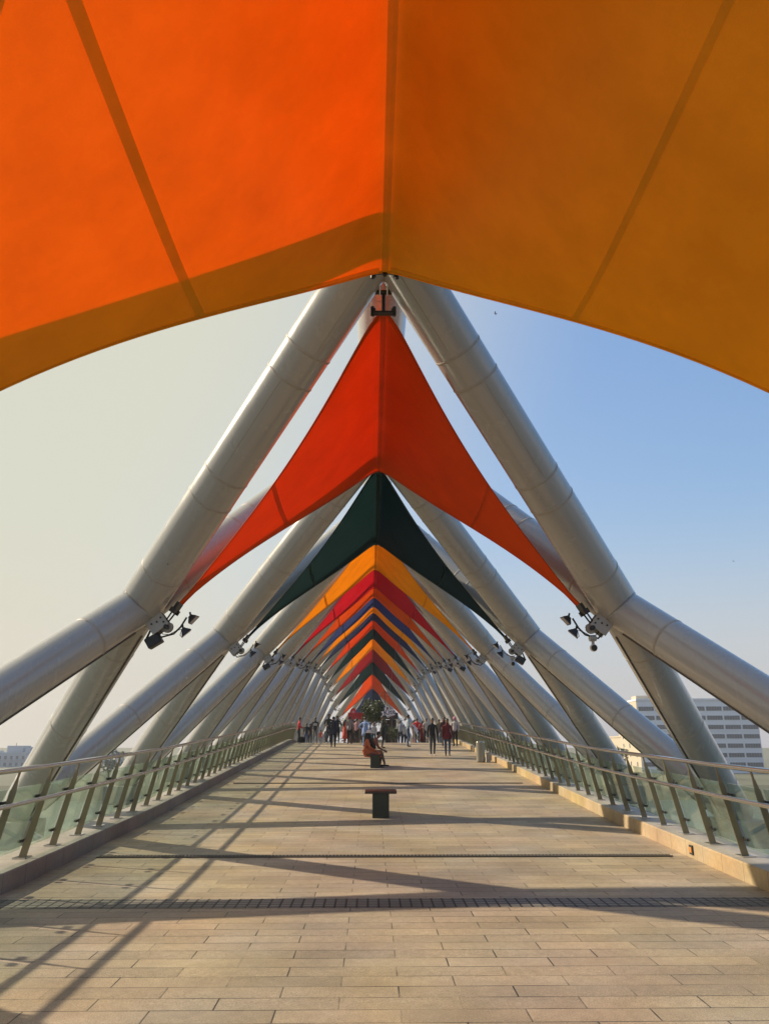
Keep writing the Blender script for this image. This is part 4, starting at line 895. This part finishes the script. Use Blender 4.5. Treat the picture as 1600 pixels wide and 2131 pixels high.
# ------------------------------------------------------------------ birds
BIRD = mat('bird_feathers', (0.02, 0.018, 0.016), 0.7)
def bird(px, py, d, span, rz, label):
    a = PITCH - math.atan((py - 1065.5) / 1600); D = d; x, z = wxz(px, py, d)
    b = MB(); ellipsoid(b, (0, 0, 0), (0.05 * span, 0.2 * span, 0.05 * span)); ellipsoid(b, (0, 0.2 * span, 0.02 * span), (0.035 * span, 0.06 * span, 0.035 * span), 0, -1, None, 8, 6)
    for s in (-1, 1):
        for zz in (0.0, -0.008 * span):
            vs = [(s * 0.03 * span, 0.09 * span, zz), (s * 0.26 * span, 0.13 * span, 0.09 * span + zz), (s * 0.52 * span, 0.0, 0.02 * span + zz), (s * 0.24 * span, -0.03 * span, 0.08 * span + zz), (s * 0.03 * span, -0.08 * span, zz)]
            b.add(vs, [(0, 1, 3, 4), (1, 2, 3)], 0)
    b.add([(-0.02 * span, -0.17 * span, 0), (0.02 * span, -0.17 * span, 0), (0.07 * span, -0.33 * span, 0), (-0.07 * span, -0.33 * span, 0)], [(0, 1, 2, 3)])
    o = b.build('bird', BIRD); o.location = (x, d, z); o.rotation_euler = (R(10), R(20), R(rz)); tag(o, label, 'bird', 'birds in the sky')
bird(1028, 650, 70, 0.62, 70, 'small dark bird flying right of the big tubes, below the orange canopy')
bird(1530, 1165, 140, 0.7, 40, 'tiny dark bird in the blue sky at the right')
bird(1513, 1316, 190, 0.5, 10, 'tiny dark bird in the pale sky above the white hotel block')

# ------------------------------------------------------------------ far buildings
BW = mat('pale_render', (0.66, 0.67, 0.72), 0.8, 0, 0.06, 0.1); BY = mat('cream_render', (0.50, 0.43, 0.32), 0.8, 0, 0.05, 0.1); WIN = mat('window_glass', (0.07, 0.075, 0.085), 0.15); WFR = mat('window_frame', (0.22, 0.22, 0.24), 0.5)
GB = -9.0
yb = 290; x0, ztp = wxz(1331, 1457, yb); x1, _ = wxz(1590, 1457, yb - 6)
t = thing('hotel_block', ((x0 + x1) / 2, yb, GB), 'white slab building with rows of wide windows at the right', 'building')
t.rotation_euler = (0, 0, R(-5))
w = x1 - x0; h = ztp - GB; dp = 34
MB().box((0, dp / 2, h / 2), (w, dp, h)).build('wall', BW, t)
MB().box((-w / 2 - 0.15, dp / 2, h / 2), (0.3, dp - 0.4, h - 0.2)).build('sun_tinted_side', BY, t)  # warm sunlight on this side is put into its cream colour
MB().box((0, dp / 2, h + 0.35), (w + 0.8, dp + 0.8, 0.7)).build('parapet', BW, t)
MB().box((-w * .3, dp * .75, h + 1.8), (7, 8, 2.6)).build('roof_house', BY, t)
fl = 18.0 * yb / 1600; nfl = int(h / fl); bays = 7; bw = w / bays
for i in range(nfl):
    zc_ = h - 0.9 - fl * (i + 0.62)
    for j in range(bays):
        f = MB().box((-w / 2 + bw * (j + .5), -0.05, zc_), (bw * 0.9, 0.16, fl * 0.46)).build('window', WFR, t)
        p = MB()
        for q in range(6): p.box((-w / 2 + bw * (j + .5) + bw * 0.9 * ((q + .5) / 6 - .5), -0.15, zc_), (bw * 0.9 / 6 - 0.12, 0.08, fl * 0.42))
        p.build('pane', WIN, f)
    MB().box((0, -0.12, zc_ - fl * 0.42), (w, 0.24, 0.12)).build('floor_band', BW, t) if i % 3 == 2 else None
    for q in range(3):
        MB().box((-w / 2 - 0.35, 6 + 10 * q, zc_), (0.14, 1.1, 1.5)).build('side_window', WIN, t)
# side wing of the hotel
x2, zt2 = wxz(1283, 1535, 330); x3, _ = wxz(1335, 1535, 330)
t = thing('wing_building', ((x2 + x3) / 2, 322, GB), 'cream side wing with small square windows left of the white slab building', 'building')
w = x3 - x2; h = zt2 - GB
MB().box((0, 8, h / 2), (w, 16, h)).build('wall', BY, t); MB().box((0, 8, h + .3), (w + .5, 16.5, .6)).build('parapet', BY, t)
for i in range(int(h / 3.3)):
    for j in range(3): MB().box((-w / 2 + w * (j + .5) / 3, -0.06, h - 1.8 - 3.3 * i), (1.2, 0.16, 1.5)).build('window', WIN, t)
# hazy towers at the left
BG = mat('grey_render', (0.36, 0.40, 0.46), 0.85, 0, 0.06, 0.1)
def tower(px0, px1, pyt, yb, label, nb, parts):
    x0, zt = wxz(px0, pyt, yb); x1, _ = wxz(px1, pyt, yb); w = x1 - x0; h = max(zt - GB, 6)
    t = thing('apartment_tower', ((x0 + x1) / 2, yb, GB), label, 'building', 'apartment blocks across the river')
    MB().box((0, 8, h / 2), (w, 16, h)).build('wall', BG, t)
    for (f0, f1, hh) in parts: MB().box((-w / 2 + w * (f0 + f1) / 2, 8, h + hh / 2), (w * (f1 - f0), 9, hh)).build('roof_house', BG, t)
    n = max(2, int(h / 3.0))
    for i in range(n):
        for j in range(nb):
            wn = MB().box((-w / 2 + w * (j + .5) / nb, -0.05, h - 1.7 - 3.0 * i), (w / nb * .42, 0.2, 1.5)).build('window', WIN, t)
            MB().box((-w / 2 + w * (j + .5) / nb, -0.5, h - 2.7 - 3.0 * i), (w / nb * .6, 0.9, 0.25)).build('ledge', BG, wn)
    MB().box((0, 8, h + .35), (w + .4, 16.4, .7)).build('parapet', BG, t)
    b = MB(); b.tube([(w * .1, 8, h + .4), (w * .1, 8, h + 5)], 0.12, 6); b.build('antenna', CLAMPM, t)
    return t
tower(-34, 62, 1574, 380, 'hazy grey apartment tower with stepped roof at the left edge', 8, ((0.0, 0.25, 1.4), (0.5, 0.84, 3.6), (0.9, 1.0, 3.0)))
tower(214, 242, 1590, 420, 'small pale block glimpsed between the left tubes', 3, ((0.3, 0.7, 1.2),))
tower(-420, -160, 1585, 430, 'wide grey apartment block left of the hazy tower', 10, ((0.2, 0.4, 2),))
# dusty air
hz = MB().box((0, 200, 12), (1400, 900, 52)).build('haze', bpy.data.materials.new('haze_air')); tag(hz, kind='stuff')
_m = hz.data.materials[0]; _m.use_nodes = True; _n = _m.node_tree; _n.nodes.remove(_n.nodes['Principled BSDF'])
_v = _n.nodes.new('ShaderNodeVolumePrincipled'); _v.inputs['Density'].default_value = 0.00045; _v.inputs['Color'].default_value = (0.86, 0.91, 1, 1); _v.inputs['Anisotropy'].default_value = 0.2
_n.links.new(_v.outputs[0], _n.nodes['Material Output'].inputs['Volume'])
# trees on the far bank
k = 0
for i in range(26):
    xx = -150 + 13 * i + random.uniform(-4, 4)
    yy = 206 + random.uniform(0, 40); H = random.uniform(6, 10) if abs(xx) > 16 else random.uniform(11, 14)
    tree((xx, yy, -9), H, H * 0.42, H * 0.25, 420, 0.9, 'green tree on the far river bank', 'trees on the far bank', 1, 50 + i, name='bank_tree')
